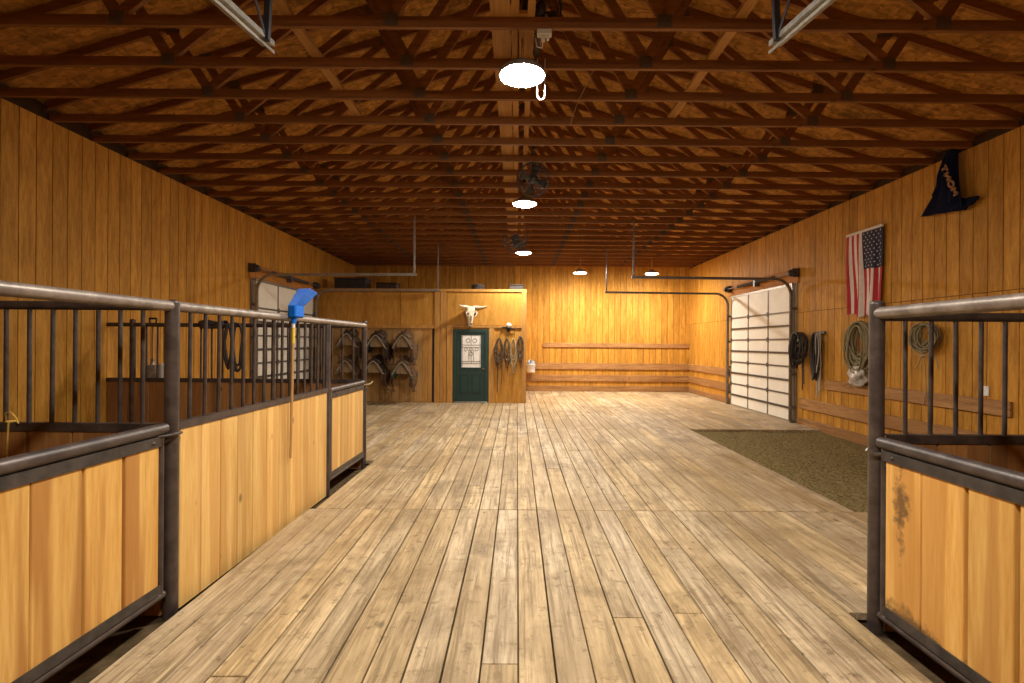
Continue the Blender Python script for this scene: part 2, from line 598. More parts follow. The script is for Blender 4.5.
def end_wall(name, Y, sgn, label):
    mb = MB()
    xs = [XL - 0.1, XC, XR + 0.1]
    poly = [(xs[0], Y, -0.3), (xs[2], Y, -0.3), (xs[2], Y, roof_under(xs[2])), (XC, Y, roof_under(XC)), (xs[0], Y, roof_under(xs[0]))]
    mb.prism(poly, (0, sgn * 0.12, 0), 1)
    p = 0.2032
    x = XL
    while x < XR - 0.01:
        x1 = min(x + p - 0.011, XR)
        for (z0, z1) in ((-0.3, min(roof_under(x), roof_under(x1)) - 0.03),):
            mb.box((x, Y - sgn * 0.012, z0), (x1, Y + sgn * 0.01, z1), 0)
        x += p
    o = mb.build(name, ['wall', 'groove'])
    return tag(o, label, 'wall', kind='structure')


end_wall('wall_back', YB, 1, 'brightly lit stained wood end wall with three horizontal boards')
end_wall('wall_front', YF, -1, 'stained wood end wall behind the viewer')

# roof sheathing
mb = MB()
for s in (-1, 1):
    xe = XC + s * (HALF + 0.15)
    a, b = (XC, YF - 0.1, roof_under(XC)), (xe, YF - 0.1, roof_under(xe))
    nrm = V((s * PITCH, 0, 1)).normalized() * 0.015
    poly = [V(a), V(b), V(b) + nrm, V(a) + nrm]
    mb.prism(poly, (0, YB - YF + 0.2, 0), 0)
o = mb.build('ceiling', ['osb'])
tag(o, 'strand board roof deck above the trusses', 'ceiling', kind='structure')


# ground under everything
mb = MB()
mb.box((XL - 0.1, YF - 0.1, -0.2), (XR + 0.1, YB + 0.1, -0.075), 0)
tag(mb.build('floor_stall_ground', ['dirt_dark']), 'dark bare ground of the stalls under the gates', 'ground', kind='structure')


def LX(Y):                   # line of the left stall fronts
    return -2.15 + (Y - 3.13) * 0.02


# plank floor
RX = 2.163
DX, DY0, DY1 = 3.37, 4.97, 9.75
PW = 0.19
floor = MB()


def lay(x0, x1, y0, y1, cuts=0.55):
    n0 = math.floor((x0 - 0.02) / PW)
    n1 = math.ceil((x1 - 0.02) / PW)
    for n in range(n0, n1):
        a = max(x0, 0.02 + n * PW)
        b_ = min(x1, 0.02 + (n + 1) * PW) - 0.006 - random.random() * 0.004
        if b_ - a < 0.02:
            continue
        ys = [y0]
        if random.random() < cuts:
            ys.append(y0 + (y1 - y0) * random.uniform(0.12, 0.88))
        if random.random() < 0.06:
            ys.append(y0 + (y1 - y0) * random.uniform(0.3, 0.9))
        ys = sorted(ys) + [y1]
        for i in range(len(ys) - 1):
            if ys[i + 1] - ys[i] < 0.15:
                continue
            dz = random.uniform(-0.003, 0.0)
            floor.box((a + random.random() * 0.002, ys[i] + 0.003, -0.05), (b_, ys[i + 1] - 0.004, dz), 0, ch=0.003)


lay(-2.055, RX - 0.1, YF, DY0, 0.4)
lay(RX - 0.1, XR - 0.02, 3.1, DY0, 0.3)
lay(-1.985, DX, DY0 + 0.006, DY1, 0.3)
lay(XL + 0.02, -1.985, 7.0, DY1, 0.4)
lay(XL + 0.02, XR - 0.02, DY1 + 0.006, YB - 0.02, 0.6)
tag(floor.build('floor', ['floor']), 'worn wide plank floor of the barn aisle', 'floor', kind='structure')

# bare soil patch set in the deck on the right
mb = MB()
def soil(u, v):
    x, y = DX - 0.02 + u * (XR - DX), DY0 + v * (DY1 - DY0)
    n = math.sin(x * 7.1 + y * 3.3) * math.sin(y * 5.7 - x * 2.1) * 0.008 + math.sin(x * 17 + y * 11) * math.sin(y * 23 - x * 9) * 0.004
    return (x, y, -0.042 + n + random.uniform(-0.006, 0.006))
mb.grid(soil, 70, 120)
tag(mb.build('floor_soil_patch', ['dirt']), 'olive brown bare soil patch in the plank floor beside the right wall', 'ground', kind='structure')


# horizontal boards on the walls
def trim(n, lo, hi, mat, label, ch=0.004):
    o = MB().box(lo, hi, 0, ch=ch).build('trim_%d' % n, [mat])
    return tag(o, label, 'wall board', kind='structure')


DRY0, DRY1 = 10.63, 13.95   # right overhead door incl. tracks
W = XR - 0.012
trim(1, (W - 0.04, 6.0, 0.80), (W, 9.62, 0.985), 'board_y', 'upper horizontal board on the right wall beside the white outlet')
trim(2, (W - 0.04, 3.2, 0.335), (W, 10.5, 0.545), 'board_y', 'lower horizontal board on the right wall above the soil patch')
trim(3, (W - 0.04, 3.2, -0.12), (W, 10.55, 0.13), 'board_y', 'bottom kick board of the right wall along the soil patch')
trim(4, (W - 0.04, DRY1 + 0.05, 0.76), (W, YB - 0.06, 0.975), 'board_y', 'upper horizontal board on the right wall in the far corner')
trim(5, (W - 0.04, DRY1 + 0.05, 0.35), (W, YB - 0.06, 0.565), 'board_y', 'middle horizontal board on the right wall in the far corner')
trim(6, (W - 0.03, DRY1 + 0.05, 0.0), (W, YB - 0.06, 0.16), 'board_y', 'bottom kick board on the right wall in the far corner')
B = YB - 0.012
trim(7, (0.9, B - 0.04, 1.515), (W, B, 1.665), 'board_x', 'topmost of the horizontal boards on the far end wall')
trim(8, (0.45, B - 0.04, 0.76), (W, B, 0.975), 'board_x', 'second board down on the far end wall')
trim(9, (0.27, B - 0.04, 0.35), (W, B, 0.565), 'board_x', 'third board down on the far end wall')
trim(10, (0.27, B - 0.04, 0.0), (W, B, 0.19), 'board_x', 'bottom kick board of the far end wall')

# ------------------------------------------------------------------ tack room in the far left corner
TY = 13.78
TX = 0.235
TZ = 3.12
tk = thing('wall_tack_room', 'stained plywood front of the tack room in the far left corner', 'wall', (XL, TY, 0), kind='structure')
mb = MB()
mb.box((XL + 0.02, TY + 0.02, 0), (TX, TY + 0.12, TZ), 0, rnd=0.5)
# sheets of plywood
for (pa, pb) in ((326, 364), (366, 400), (401, 433), (447.5, 521)):
    x0 = atY(pa, 300, TY).x
    x1 = atY(pb, 300, TY).x
    mb.box((max(x0, XL + 0.03), TY, atY(pa, 325, TY).z), (x1, TY + 0.03, TZ - 0.07), 0)
xb = lambda p: atY(p, 340, TY).x
# right of the green door, full height sheet
mb.box((xb(491.5), TY, 0), (xb(522), TY + 0.03, atY(500, 330, TY).z), 0, rnd=0.55)
mb.build('plywood', ['ply'], tk)
mb = MB()
zl = atY(400, 325, TY).z
mb.box((XL + 0.03, TY - 0.03, zl - 0.09), (xb(434), TY + 0.02, zl), 0)                 # ledger
mb.box((xb(434.6), TY - 0.02, 0), (xb(440), TY + 0.02, TZ - 0.07), 0)
mb.box((xb(440.4), TY - 0.02, 0), (xb(446.6), TY + 0.02, TZ - 0.07), 0)
mb.box((xb(447.2), TY - 0.03, 0), (xb(453), TY + 0.02, zl - 0.06), 0)                  # door casing
mb.box((xb(489), TY - 0.03, 0), (xb(494), TY + 0.02, zl - 0.06), 0)
mb.box((xb(446.5), TY - 0.035, zl - 0.06), (xb(522), TY + 0.02, zl + 0.0), 0)
mb.box((xb(521.5), TY - 0.028, 0), (TX + 0.02, TY + 0.018, TZ - 0.071), 0)
mb.box((XL + 0.03, TY - 0.03, TZ - 0.07), (TX + 0.02, TY + 0.05, TZ), 0)
mb.build('trim_boards', ['trim'], tk)
# old boards of the saddle bay with a dark slot at its right end
mb = MB()
x = XL + 0.05
while x < xb(431.5):
    w = random.choice((0.19, 0.24, 0.14))
    mb.box((x, TY - 0.005, 0.02), (min(x + w, xb(432)), TY + 0.03, zl - 0.1), 0 if x < xb(415) else 1)
    x += w + 0.006
mb.box((xb(432.2), TY + 0.012, 0.0), (xb(434.4), TY + 0.03, zl - 0.09), 2)
mb.build('board_panel', ['old_board', 'trim', 'black'], tk)
mb = MB()
mb.box((XL + 0.03, TY + 0.12, TZ - 0.12), (TX - 0.1, YB - 0.06, TZ - 0.06), 0)
tag(mb.build('floor_loft', ['ply']), 'dim plywood roof of the tack room', 'floor', kind='structure')
mb = MB()
mb.box((TX - 0.1, TY + 0.12, 0), (TX, YB - 0.06, TZ - 0.001), 0, rnd=0.4)
tag(mb.build('wall_tack_side', ['ply']), 'plywood side wall of the tack room', 'wall', kind='structure')

# green door
d3 = thing('door_1', 'dark green door with leaded glass pane in the tack room front', 'door', (xb(471), TY, 0), kind='structure')
zt = atY(471, 329.3, TY).z
x0, x1 = xb(453.6), xb(488.6)
mb = MB()
mb.box((x0, TY - 0.045, 0), (x0 + 0.085, TY + 0.02, zt), 0)
mb.box((x1 - 0.085, TY - 0.045, 0), (x1, TY + 0.02, zt), 0)
mb.box((x0 + 0.085, TY - 0.043, zt - 0.085), (x1 - 0.085, TY + 0.02, zt), 0)
mb.build('door_frame', ['green'], d3)
mb = MB()
dx0, dx1 = x0 + 0.088, x1 - 0.088
mb.box((dx0, TY - 0.02, 0.045), (dx1, TY + 0.02, zt - 0.088), 0)
slab = None
gx0, gx1 = xb(461.8), xb(481)
gz1, gz0 = atY(471, 335.4, TY).z, atY(471, 367.4, TY).z
for (pa, pb) in ((459.6, 468.8), (472, 481.2)):
    xa, xb2 = xb(pa), xb(pb)
    za, zb = atY(471, 393, TY).z, atY(471, 374.5, TY).z
    # raised panel with a sloped border
    q = 0.035
    mb.prism([(xa, TY - 0.02, za), (xb2, TY - 0.02, za), (xb2, TY - 0.02, za + 0.012), (xa, TY - 0.02, za + 0.012)], (0, -0.012, 0))
    mb.prism([(xa, TY - 0.02, zb - 0.012), (xb2, TY - 0.02, zb - 0.012), (xb2, TY - 0.02, zb), (xa, TY - 0.02, zb)], (0, -0.012, 0))
    mb.box((xa, TY - 0.032, za), (xa + 0.012, TY - 0.02, zb))
    mb.box((xb2 - 0.012, TY - 0.032, za), (xb2, TY - 0.02, zb))
    mb.box((xa + q, TY - 0.03, za + q), (xb2 - q, TY - 0.02, zb - q), ch=0.006)
# moulding round the pane
mb.box((gx0 - 0.03, TY - 0.034, gz0 - 0.03), (gx0, TY - 0.018, gz1 + 0.03))
mb.box((gx1, TY - 0.034, gz0 - 0.03), (gx1 + 0.03, TY - 0.018, gz1 + 0.03))
mb.box((gx0, TY - 0.034, gz1), (gx1, TY - 0.018, gz1 + 0.03))
mb.box((gx0, TY - 0.034, gz0 - 0.03), (gx1, TY - 0.018, gz0))
slab = mb.build('door_leaf', ['green'], d3)
pane = MB().box((gx0, TY - 0.028, gz0), (gx1, TY - 0.018, gz1)).build('pane', ['glass'], d3)
mb = MB()
gw, gh = gx1 - gx0, gz1 - gz0
yy = TY - 0.03
def came(u0, v0, u1, v1, r=0.0055):
    mb.tube([(gx0 + u0 * gw, yy, gz0 + v0 * gh), (gx0 + u1 * gw, yy, gz0 + v1 * gh)], r, 6)
for a in ((0.04, 0.02, 0.04, 0.98), (0.96, 0.02, 0.96, 0.98), (0.0, 0.70, 1, 0.70), (0.0, 0.63, 1, 0.63), (0, 0.19, 1, 0.19), (0, 0.13, 1, 0.13),
          (0.5, 0.13, 0.5, 0.63), (0.38, 0.19, 0.38, 0.55), (0.62, 0.19, 0.62, 0.55), (0.5, 0.7, 0.5, 1.0)):
    came(*a)
for (cu, cv, r) in ((0.34, 0.84, 0.055), (0.68, 0.84, 0.055), (0.22, 0.57, 0.045), (0.5, 0.57, 0.05), (0.78, 0.57, 0.045), (0.5, 0.42, 0.05)):
    mb.tube([(gx0 + cu * gw + r * math.cos(t * PI / 8), yy, gz0 + cv * gh + r * math.sin(t * PI / 8)) for t in range(16)], 0.006, 6, closed=True)
mb.build('leading', ['came'], pane)
mb = MB()
kx = xb(483.7)
mb.lathe([(0.0, -0.075), (0.022, -0.072), (0.028, -0.055), (0.02, -0.038), (0.01, -0.03), (0.01, -0.01), (0.028, -0.008), (0.028, 0.0)], (kx, TY - 0.02, 0.93), (0, 1, 0), 16)
mb.build('door_knob', ['brass'], slab)
MB().box((x0 + 0.02, TY - 0.07, 0.0), (x1 - 0.02, TY + 0.01, 0.035), ch=0.006).build('threshold', ['galv'], d3)

# dim things left on top of the tack room
def crate(loc, size, label, mat):
    t = thing('storage_box', label, 'box', loc)
    w, d, h = size
    MB().box((loc[0] - w / 2, loc[1] - d / 2, loc[2]), (loc[0] + w / 2, loc[1] + d / 2, loc[2] + h * .85), ch=0.012).build('box_body', [mat], t)
    MB().box((loc[0] - w / 2 - .012, loc[1] - d / 2 - .012, loc[2] + h * .85), (loc[0] + w / 2 + .012, loc[1] + d / 2 + .012, loc[2] + h), ch=0.012).build('lid', [mat], t)
crate((-4.75, 14.5, TZ - 0.06), (0.9, 0.5, 0.42), 'dark storage box on top of the tack room at its left end', 'strap')
crate((-3.75, 14.6, TZ - 0.06), (0.6, 0.45, 0.3), 'low dark storage box on the tack room roof left of centre', 'leather')
crate((-0.02, 14.5, TZ - 0.06), (0.4, 0.4, 0.26), 'small dark storage box on the tack room roof above the hanging bridles', 'strap')
mb = MB()
c0 = V((-1.12, 14.2, TZ - 0.06))
for k in range(5):
    mb.tube([c0 + V((0.16 * math.cos(a * PI / 10), 0.13 * math.sin(a * PI / 10), 0.03 + k * 0.045 + .008 * math.sin(a))) for a in range(20)], 0.022, 8, closed=True)
tag(mb.build('hose_coil', ['strap']), 'dark coiled hose on the tack room roof above the steer skull', 'hose')


# ------------------------------------------------------------------ trusses
TR0, TSP, TN = 4.157, 0.609, 22
BX = [XC - 3.42, XC - 1.16, XC + 1.10, XC + 3.40]
TXS = [XC - 3.82, XC - 1.85, XC, XC + 1.85, XC + 3.82]
CH = 0.089
CT = 0.038
names_ord = ['nearest', 'second', 'third', 'fourth', 'fifth', 'sixth', 'seventh', 'eighth', 'ninth', 'tenth', 'eleventh', 'twelfth',
             'thirteenth', 'fourteenth', 'fifteenth', 'sixteenth', 'seventeenth', 'eighteenth', 'nineteenth', 'twentieth', 'twenty first', 'twenty second']
tr = thing('roof_truss', 'nearest dark brown timber roof truss overhead, crossing the top of the view', 'roof truss', (0, TR0, 0), group='roof trusses')
zb = ZT + CH / 2


def member(a, b, name, w=CH, t=CT, yo=0.0):
    m = MB().beam((a[0], TR0 + yo, a[1]), (b[0], TR0 + yo, b[1]), t, w, up=(-(b[1] - a[1]), 0, b[0] - a[0]) if b[0] > a[0] else (b[1] - a[1], 0, a[0] - b[0]))
    return m.build(name, ['truss'], tr)


member((XL + 0.0, zb), (XR - 0.0, zb), 'bottom_chord')
member((XL - 0.05, roof_z(XL - 0.05)), (XC, roof_z(XC)), 'top_chord')
member((XC, roof_z(XC)), (XR + 0.05, roof_z(XR + 0.05)), 'top_chord')
zt_ = lambda x: roof_z(x) - 0.05
for (a, b) in ((BX[0], TXS[0]), (BX[0], TXS[1]), (BX[1], TXS[1]), (BX[1], TXS[2]), (BX[2], TXS[2]), (BX[2], TXS[3]), (BX[3], TXS[3]), (BX[3], TXS[4])):
    member((a, zb + 0.045), (b, zt_(b)), 'web')
for (x, z, w, h) in [(q, zb + 0.022, 0.125, 0.105) for q in BX] + [(q, roof_z(q) - 0.02, 0.14, 0.13) for q in TXS]:
    m = MB()
    m.box((x - w / 2, TR0 - CT / 2 - 0.0015, z - h / 2), (x + w / 2, TR0 - CT / 2, z + h / 2))
    m.box((x - w / 2, TR0 + CT / 2, z - h / 2), (x + w / 2, TR0 + CT / 2 + 0.0015, z + h / 2))
    m.build('connector_plate', ['plate'], tr)
for k in range(1, TN):
    if TR0 + k * TSP > YB - 0.1:
        break
    dup(tr, (0, TR0 + k * TSP, 0), 0, '%s dark brown timber roof truss back from the viewer' % names_ord[k])
for k in range(-11, 0):
    y = TR0 + k * TSP
    if y > YF + 0.1:
        dup(tr, (0, y, 0), 0, 'dark brown timber roof truss overhead before the nearest one in view')

# lengthwise braces and catwalk boards lying on the bottom chords
ZB = ZT + CH
for (x0, x1, h, lab, nm) in ((-1.96, -1.87, 0.038, 'long pale brace lying on the truss chords, left side', 'roof_brace'),
                             (1.78, 1.87, 0.038, 'long pale brace lying on the truss chords, right side', 'roof_brace'),
                             (-0.235, -0.075, 0.038, 'wide pale plank lying on the truss chords along the ridge', 'catwalk_plank'),
                             (-0.065, -0.0, 0.038, 'narrow pale plank beside the wide ridge plank on the chords', 'catwalk_plank'),
                             (0.07, 0.13, 0.038, 'rightmost narrow pale plank on the chords below the ridge', 'catwalk_plank')):
    o = MB().box((x0, 1.5, ZB), (x1, 6.05 if nm == 'roof_brace' else YB - 0.15, ZB + h)).build(nm, ['brace'])
    tag(o, lab, 'plank')

# ------------------------------------------------------------------ ceiling lamps
def lamp(loc, label, mat):
    t = thing('ceiling_light', label, 'ceiling light', loc, group='ceiling lights')
    x, y, z = loc
    m = MB()
    m.lathe([(0.0, 0.12), (0.06, 0.12), (0.10, 0.085), (0.17, 0.05), (0.205, 0.02), (0.21, -0.012), (0.198, -0.012), (0.195, 0.01), (0.0, 0.02)], (x, y, z), seg=28)
    m.build('housing', ['housing'], t)
    m = MB()
    m.tube([(x, y, z + 0.11), (x, y, ZT + 0.09)], 0.012, 10)
    m.box((x - 0.045, y - 0.35, ZT + 0.089), (x + 0.045, y + 0.35, ZT + 0.127), ch=0.004)
    m.build('bracket', ['brace'], t)
    m = MB()
    m.lathe([(0.194, 0.0), (0.189, -0.014), (0.155, -0.028), (0.105, -0.037), (0.05, -0.041), (0.0, -0.042)], (x, y, z), seg=28)
    m.build('lens', [mat], t)
    return t


lamp((0.03, 4.455, 4.03), 'big glaring round ceiling light nearest the viewer', 'lamp_on')
lamp((0.115, 8.46, 4.0), 'glaring round ceiling light in the middle of the hall', 'lamp_on')
lamp((0.155, 13.05, 4.0), 'round ceiling light above and in front of the tack room', 'lamp_on')
lamp((1.96, 15.7, 3.86), 'left one of the two small lights close to the far end wall', 'lamp_back_on')
lamp((4.20, 15.7, 3.85), 'right one of the two small lights close to the far end wall', 'lamp_back_on')
lamp((0.03, 0.35, 4.0), 'round ceiling light overhead at the viewer, out of view', 'lamp_on')


# ------------------------------------------------------------------ basket fans under the ridge
def fan(loc, aim, r, label, stand):
    t = thing('basket_fan', label, 'fan', loc, group='basket fans under the ridge')
    o = V(loc)
    ax = V(aim).normalized()
    x = ax.cross(V((0, 0, 1))).normalized()
    y = x.cross(ax)
    def P(a, rr, h):
        return o + x * rr * math.cos(a) + y * rr * math.sin(a) + ax * h
    m = MB()
    for h, rr in ((0.07, 0.98), (0.0, 1.0), (-0.07, 0.93)):
        m.tube([P(k * PI / 18, r * rr, h) for k in range(36)], 0.006, 6, closed=True)
    for rr in (0.66, 0.3):
        m.tube([P(k * PI / 14, r * rr, 0.085) for k in range(28)], 0.003, 5, closed=True)
        m.tube([P(k * PI / 14, r * rr, -0.085) for k in range(28)], 0.003, 5, closed=True)
    for k in range(16):
        a = k * PI / 8
        m.tube([P(a, 0.05, 0.09), P(a, r * .6, 0.088), P(a, r * .98, 0.07), P(a, r, 0), P(a, r * .93, -0.07), P(a, r * .6, -0.088), P(a, 0.06, -0.09)], 0.002, 5)
    m.build('cage', ['fan'], t)
    m = MB()
    for k in range(4):
        a0 = k * PI / 2 + 0.3
        def bl(u, v, a0=a0):
            rr = 0.045 + u * (r * 0.83 - 0.045)
            a = a0 + (v - 0.5) * (0.5 + 0.25 * u)
            return P(a, rr, (v - 0.5) * 0.06)
        m.grid(bl, 6, 5)
    m.build('blades', ['fan'], t, solid=0.003)
    m = MB()
    m.lathe([(0.0, 0.09), (0.045, 0.088), (0.05, 0.05), (0.03, 0.03), (0.03, -0.08), (0.07, -0.09), (0.075, -0.19), (0.05, -0.215), (0.0, -0.22)], o, ax, 18)
    m.build('motor', ['fan'], t)
    m = MB()
    if stand == 'yoke':
        zt2 = ZT + 0.01
        a, b = o - x * (r + .02), o + x * (r + .02)
        m.tube([a, V((a.x, a.y, zt2)), V((b.x, b.y, zt2)), b], 0.009, 8)
    else:
        e = o - ax * 0.15
        m.tube([e, V((e.x, e.y, ZT + 0.1))], 0.012, 8)
        m.box((e.x - 0.02, e.y - 0.33, ZT + 0.089), (e.x + 0.02, e.y + 0.33, ZT + 0.127))
    m.build('bracket', ['fan'], t)
    return t


fan((0.18, 4.47, 4.62), (0.1, -1, -0.35), 0.19, 'basket fan nearest the viewer, cut by the top of the view', 'post')
fan((0.215, 7.15, 3.98), (0.05, -1, -0.35), 0.235, 'basket fan above the middle ceiling light', 'post')
fan((-0.05, 10.85, 3.80), (0.0, -0.45, -0.9), 0.23, 'basket fan on a yoke tilted down behind the middle light', 'yoke')

# outlet with plugs beside the front fan
t = thing('power_outlet', 'white power outlet with plugs under the nearest fan', 'outlet', (0.21, 4.18, ZT - 0.09))
MB().box((0.15, 4.14, ZT - 0.05), (0.27, 4.2, ZT), ch=0.006).build('outlet_box', ['white'], t)
m = MB()
m.box((0.185, 4.15, ZT - 0.095), (0.215, 4.185, ZT - 0.05), ch=0.005)
m.box((0.228, 4.15, ZT - 0.085), (0.25, 4.185, ZT - 0.05), ch=0.005)
m.tube([(0.2, 4.165, ZT - 0.09), (0.19, 4.17, ZT - 0.15), (0.15, 4.2, ZT - 0.12), (0.14, 4.3, ZT + 0.01)], 0.005, 6)
m.build('plugs', ['cord_white'], t)
m = MB()
m.tube([(0.17, 4.62, ZT + .02)] + [(0.17 + 0.035 * (1 - math.cos(a * PI / 8)), 4.62, 3.94 - 0.05 * math.sin(a * PI / 8)) for a in range(9)] + [(0.24, 4.62, ZT + .02)], 0.005, 6)
tag(m.build('hanging_cord', ['cord_white']), 'white cord hanging in a loop beside the nearest ceiling light', 'cord')
m = MB()
m.tube([atY(591, 32, 4.3), atY(590, 48, 4.75) + V((0, 0, .0)), V((0.71, 4.76, ZT + .0))], 0.003, 5)
m.tube([V((0.71, 4.75, ZT)), V((0.66, 5.1, ZT - 0.03)), V((0.64, 5.36, ZT)), V((0.61, 5.7, ZT - .04)), V((0.62, 5.98, ZT))], 0.003, 5)
tag(m.build('ceiling_wire', ['rope']), 'thin tan wire strung under the trusses right of the nearest light', 'wire')


# ------------------------------------------------------------------ overhead doors
def overhead(n, X, sgn, y0, y1, label, xin, mat='white_door'):
    """sgn: +1 right wall, -1 left wall; inside is towards -sgn"""
    t = thing('door_%d' % n, label, 'garage door', (X, (y0 + y1) / 2, 0), kind='structure')
    I = lambda d: X - sgn * (0.012 + d)
    top = 2.95
    pa, pb = y0 + 0.12, y1 - 0.12
    m = MB()
    nsec = 5
    for k in range(nsec):
        z0, z1 = top * k / nsec + 0.003, top * (k + 1) / nsec - 0.003
        m.box((I(0.0), pa, z0), (I(0.045), pb, z1), 0, ch=0.004)
    m.build('door_panel', [mat], t)
    h = top / nsec
    for k in range(1, nsec):
        m = MB()
        z = k * h
        m.box((I(0.045), pa, z - 0.018), (I(0.062), pb, z + 0.018), 0)
        for q in range(4):
            y = pa + 0.04 + (pb - pa - 0.08) * q / 3
            m.box((I(0.045), y - 0.035, z - 0.05), (I(0.07), y + 0.035, z + 0.05), 0, ch=0.004)
        m.build('hinge_rail', ['strut'], t)
    for k in range(0, nsec - 1):
        m = MB()
        z = (k + 0.5) * h
        m.box((I(0.045), pa, z - 0.022), (I(0.075), pb, z - 0.014), 0)
        m.box((I(0.045), pa, z + 0.014), (I(0.075), pb, z + 0.022), 0)
        m.box((I(0.045), pa, z - 0.022), (I(0.05), pb, z + 0.022), 0)
        m.build('strut', ['strut'], t)
    for q in range(4):
        m = MB()
        y = pa + 0.02 + (pb - pa - 0.04) * q / 3
        m.box((I(0.045), y - 0.022, 0.02), (I(0.052), y + 0.022, top - 0.01), 0)
        m.build('stile', ['strut' if q in (1, 2) else 'galv'], t)
    m = MB()
    m.box((I(0.045), pa, top - 0.03), (I(0.06), pb, top + 0.02), 0)
    m.box((I(0.0), pa, 0.0), (I(0.06), pb, 0.03), 0)
    m.build('edge_seal', ['galv'], t)
    m = MB()
    m.box((I(0.0), y0 - 0.06, top + 0.02), (I(0.03), y1 + 0.06, top + 0.33), 0)
    m.build('header_board', ['header'], t)
    # tracks
    R = 0.34
    zt2 = 3.05
    for y, z_h in ((y0 + 0.05, zt2), (y1 - 0.05, zt2)):
        m = MB()
        pts = [V((I(0.11), y, 0.03)), V((I(0.11), y, zt2 - R))]
        for k in range(1, 9):
            a = k * PI / 16
            pts.append(V((I(0.11 + R * (1 - math.cos(a))), y, zt2 - R + R * math.sin(a))))
        pts.append(V((xin, y, zt2 + 0.02)))
        for i in range(len(pts) - 1):
            m.beam(pts[i], pts[i + 1] + (pts[i + 1] - pts[i]).normalized() * 0.004, 0.055, 0.012, up=(0, 1, 0))
            m.beam(pts[i] + V((0, 0.026, 0)), pts[i + 1] + V((0, 0.026, 0)), 0.012, 0.05, up=(0, 1, 0)) if False else None
            off = V((0, 0.028 if y < (y0 + y1) / 2 else -0.028, 0))
            m.beam(pts[i] + off, pts[i + 1] + off, 0.055, 0.01, up=(0, 1, 0))
        m.build('track', ['track' if sgn > 0 else 'galv'], t)
        m = MB()
        m.box((I(0.0), y - 0.02, 0.0), (I(0.13), y + 0.02, 0.02), 0)
        for z in (0.3, 1.0, 1.7, 2.4):
            m.box((I(0.0), y - 0.03, z), (I(0.1), y + 0.03, z + 0.05), 0)
        m.box((I(0.0), y - 0.035, 0.02), (I(0.012), y + 0.035, 3.25), 0)
        m.build('track_bracket', ['strut'], t)
        m = MB()
        m.beam((xin + sgn * 0.04, y, zt2 + 0.0), (xin + sgn * 0.04, y, ZT + 0.06), 0.035, 0.02, up=(0, 1, 0))
        m.beam((xin + sgn * 0.04, y + 0.02, zt2 + 0.45), (xin + sgn * 0.04 + sgn * 0.0, y + 0.02, ZT + 0.06), 0.03, 0.006, up=(0, 1, 0))
        m.build('hanger', ['track' if sgn > 0 else 'galv'], t)
    # torsion shaft, springs and cable drums
    zs = 3.17
    m = MB()
    m.tube([(I(0.13), y0 - 0.05, zs), (I(0.13), y1 + 0.05, zs)], 0.014, 10)
    m.build('torsion_shaft', ['strut'], t)
    ym = (y0 + y1) / 2
    for (a, b) in ((ym - 0.95, ym - 0.06), (ym + 0.06, ym + 0.95)):
        m = MB()
        nturn = 34
        m.tube([(I(0.13) + 0.03 * math.cos(k * PI / 4), a + (b - a) * k / (nturn * 8), zs + 0.03 * math.sin(k * PI / 4)) for k in range(nturn * 8 + 1)], 0.009, 5)
        m.build('torsion_spring', ['black_steel'], t)
    m = MB()
    m.box((I(0.0), ym - 0.04, zs - 0.1), (I(0.15), ym + 0.04, zs + 0.06))
    m.build('centre_bracket', ['strut'], t)
    for y in (y0 + 0.02, y1 - 0.02):
        m = MB()
        m.lathe([(0.0, -0.05), (0.075, -0.05), (0.08, -0.02), (0.06, 0.0), (0.065, 0.05), (0.03, 0.055), (0.0, 0.055)], (I(0.13), y, zs), (0, 1, 0), 20)
        m.box((I(0.0), y - 0.1, zs - 0.09), (I(0.16), y - 0.085, zs + 0.09))
        m.build('cable_drum', ['black_steel'], t)
        m = MB()
        m.tube([(I(0.09), y + (0.02 if y < ym else -0.02), zs), (I(0.09), y + (0.06 if y < ym else -0.06), 0.1)], 0.003, 5)
        m.build('lift_cable', ['strut'], t)
    return t


M['header'] = wood('reddish_header_board', (0.46, 0.20, 0.05), (0.31, 0.12, 0.028), axis=1, stretch=12, scale=8, tone=0.1, spec=0.12, rough=0.7)
overhead(2, XR, 1, DRY0, DRY1, 'white sectional garage door with grey struts in the right wall', 2.43)
overhead(3, XL, -1, 10.45, 13.72, 'cream sectional garage door in the left wall behind the stall bars', -2.12)

# tracks of the big door at the viewer's end, hung from the trusses
for (xt, s, lab) in ((-1.78, -1, 'galvanised door track hung from the trusses at the upper left'), (1.84, 1, 'galvanised door track hung from the trusses at the upper right')):
    t = thing('door_track', lab, 'door track', (xt, 3.6, 3.72), group='tracks of the door behind the viewer')
    m = MB()
    e0, e1 = (atY(217, 0, 3.0), atY(271, 46, 3.62)) if s < 0 else (atY(828, 0, 3.0), atY(773, 46, 3.62))
    e1 = V((e0.x, e1.y, e1.z))
    xt = e0.x
    a, b = e0 + (e0 - e1) * ((3.0 - YF - 0.02) / 0.62), e1
    m.beam(a, b, 0.085, 0.006)
    m.beam(a + V((0.042 * s, 0, 0.022)), b + V((0.042 * s, 0, 0.022)), 0.006, 0.05)
    m.beam(a + V((-0.042 * s, 0, 0.016)), b + V((-0.042 * s, 0, 0.016)), 0.006, 0.036)
    m.beam(a + V((-0.012 * s, 0, -0.012)), b + V((-0.012 * s, 0.06, -0.012)), 0.006, 0.022)
    m.build('track', ['galv'], t)
    m = MB()
    m.beam((xt - s * 0.045, 3.50, b.z - 0.03), (xt - s * 0.045, 3.55, ZT + 0.1), 0.035, 0.04, up=(1, 0, 0))
    m.beam((xt - s * 0.045, 3.48, b.z), (xt - s * 0.02, 3.05, ZT + 0.1), 0.03, 0.006, up=(1, 0, 0))
    m.build('hanger', ['hanger'], t)

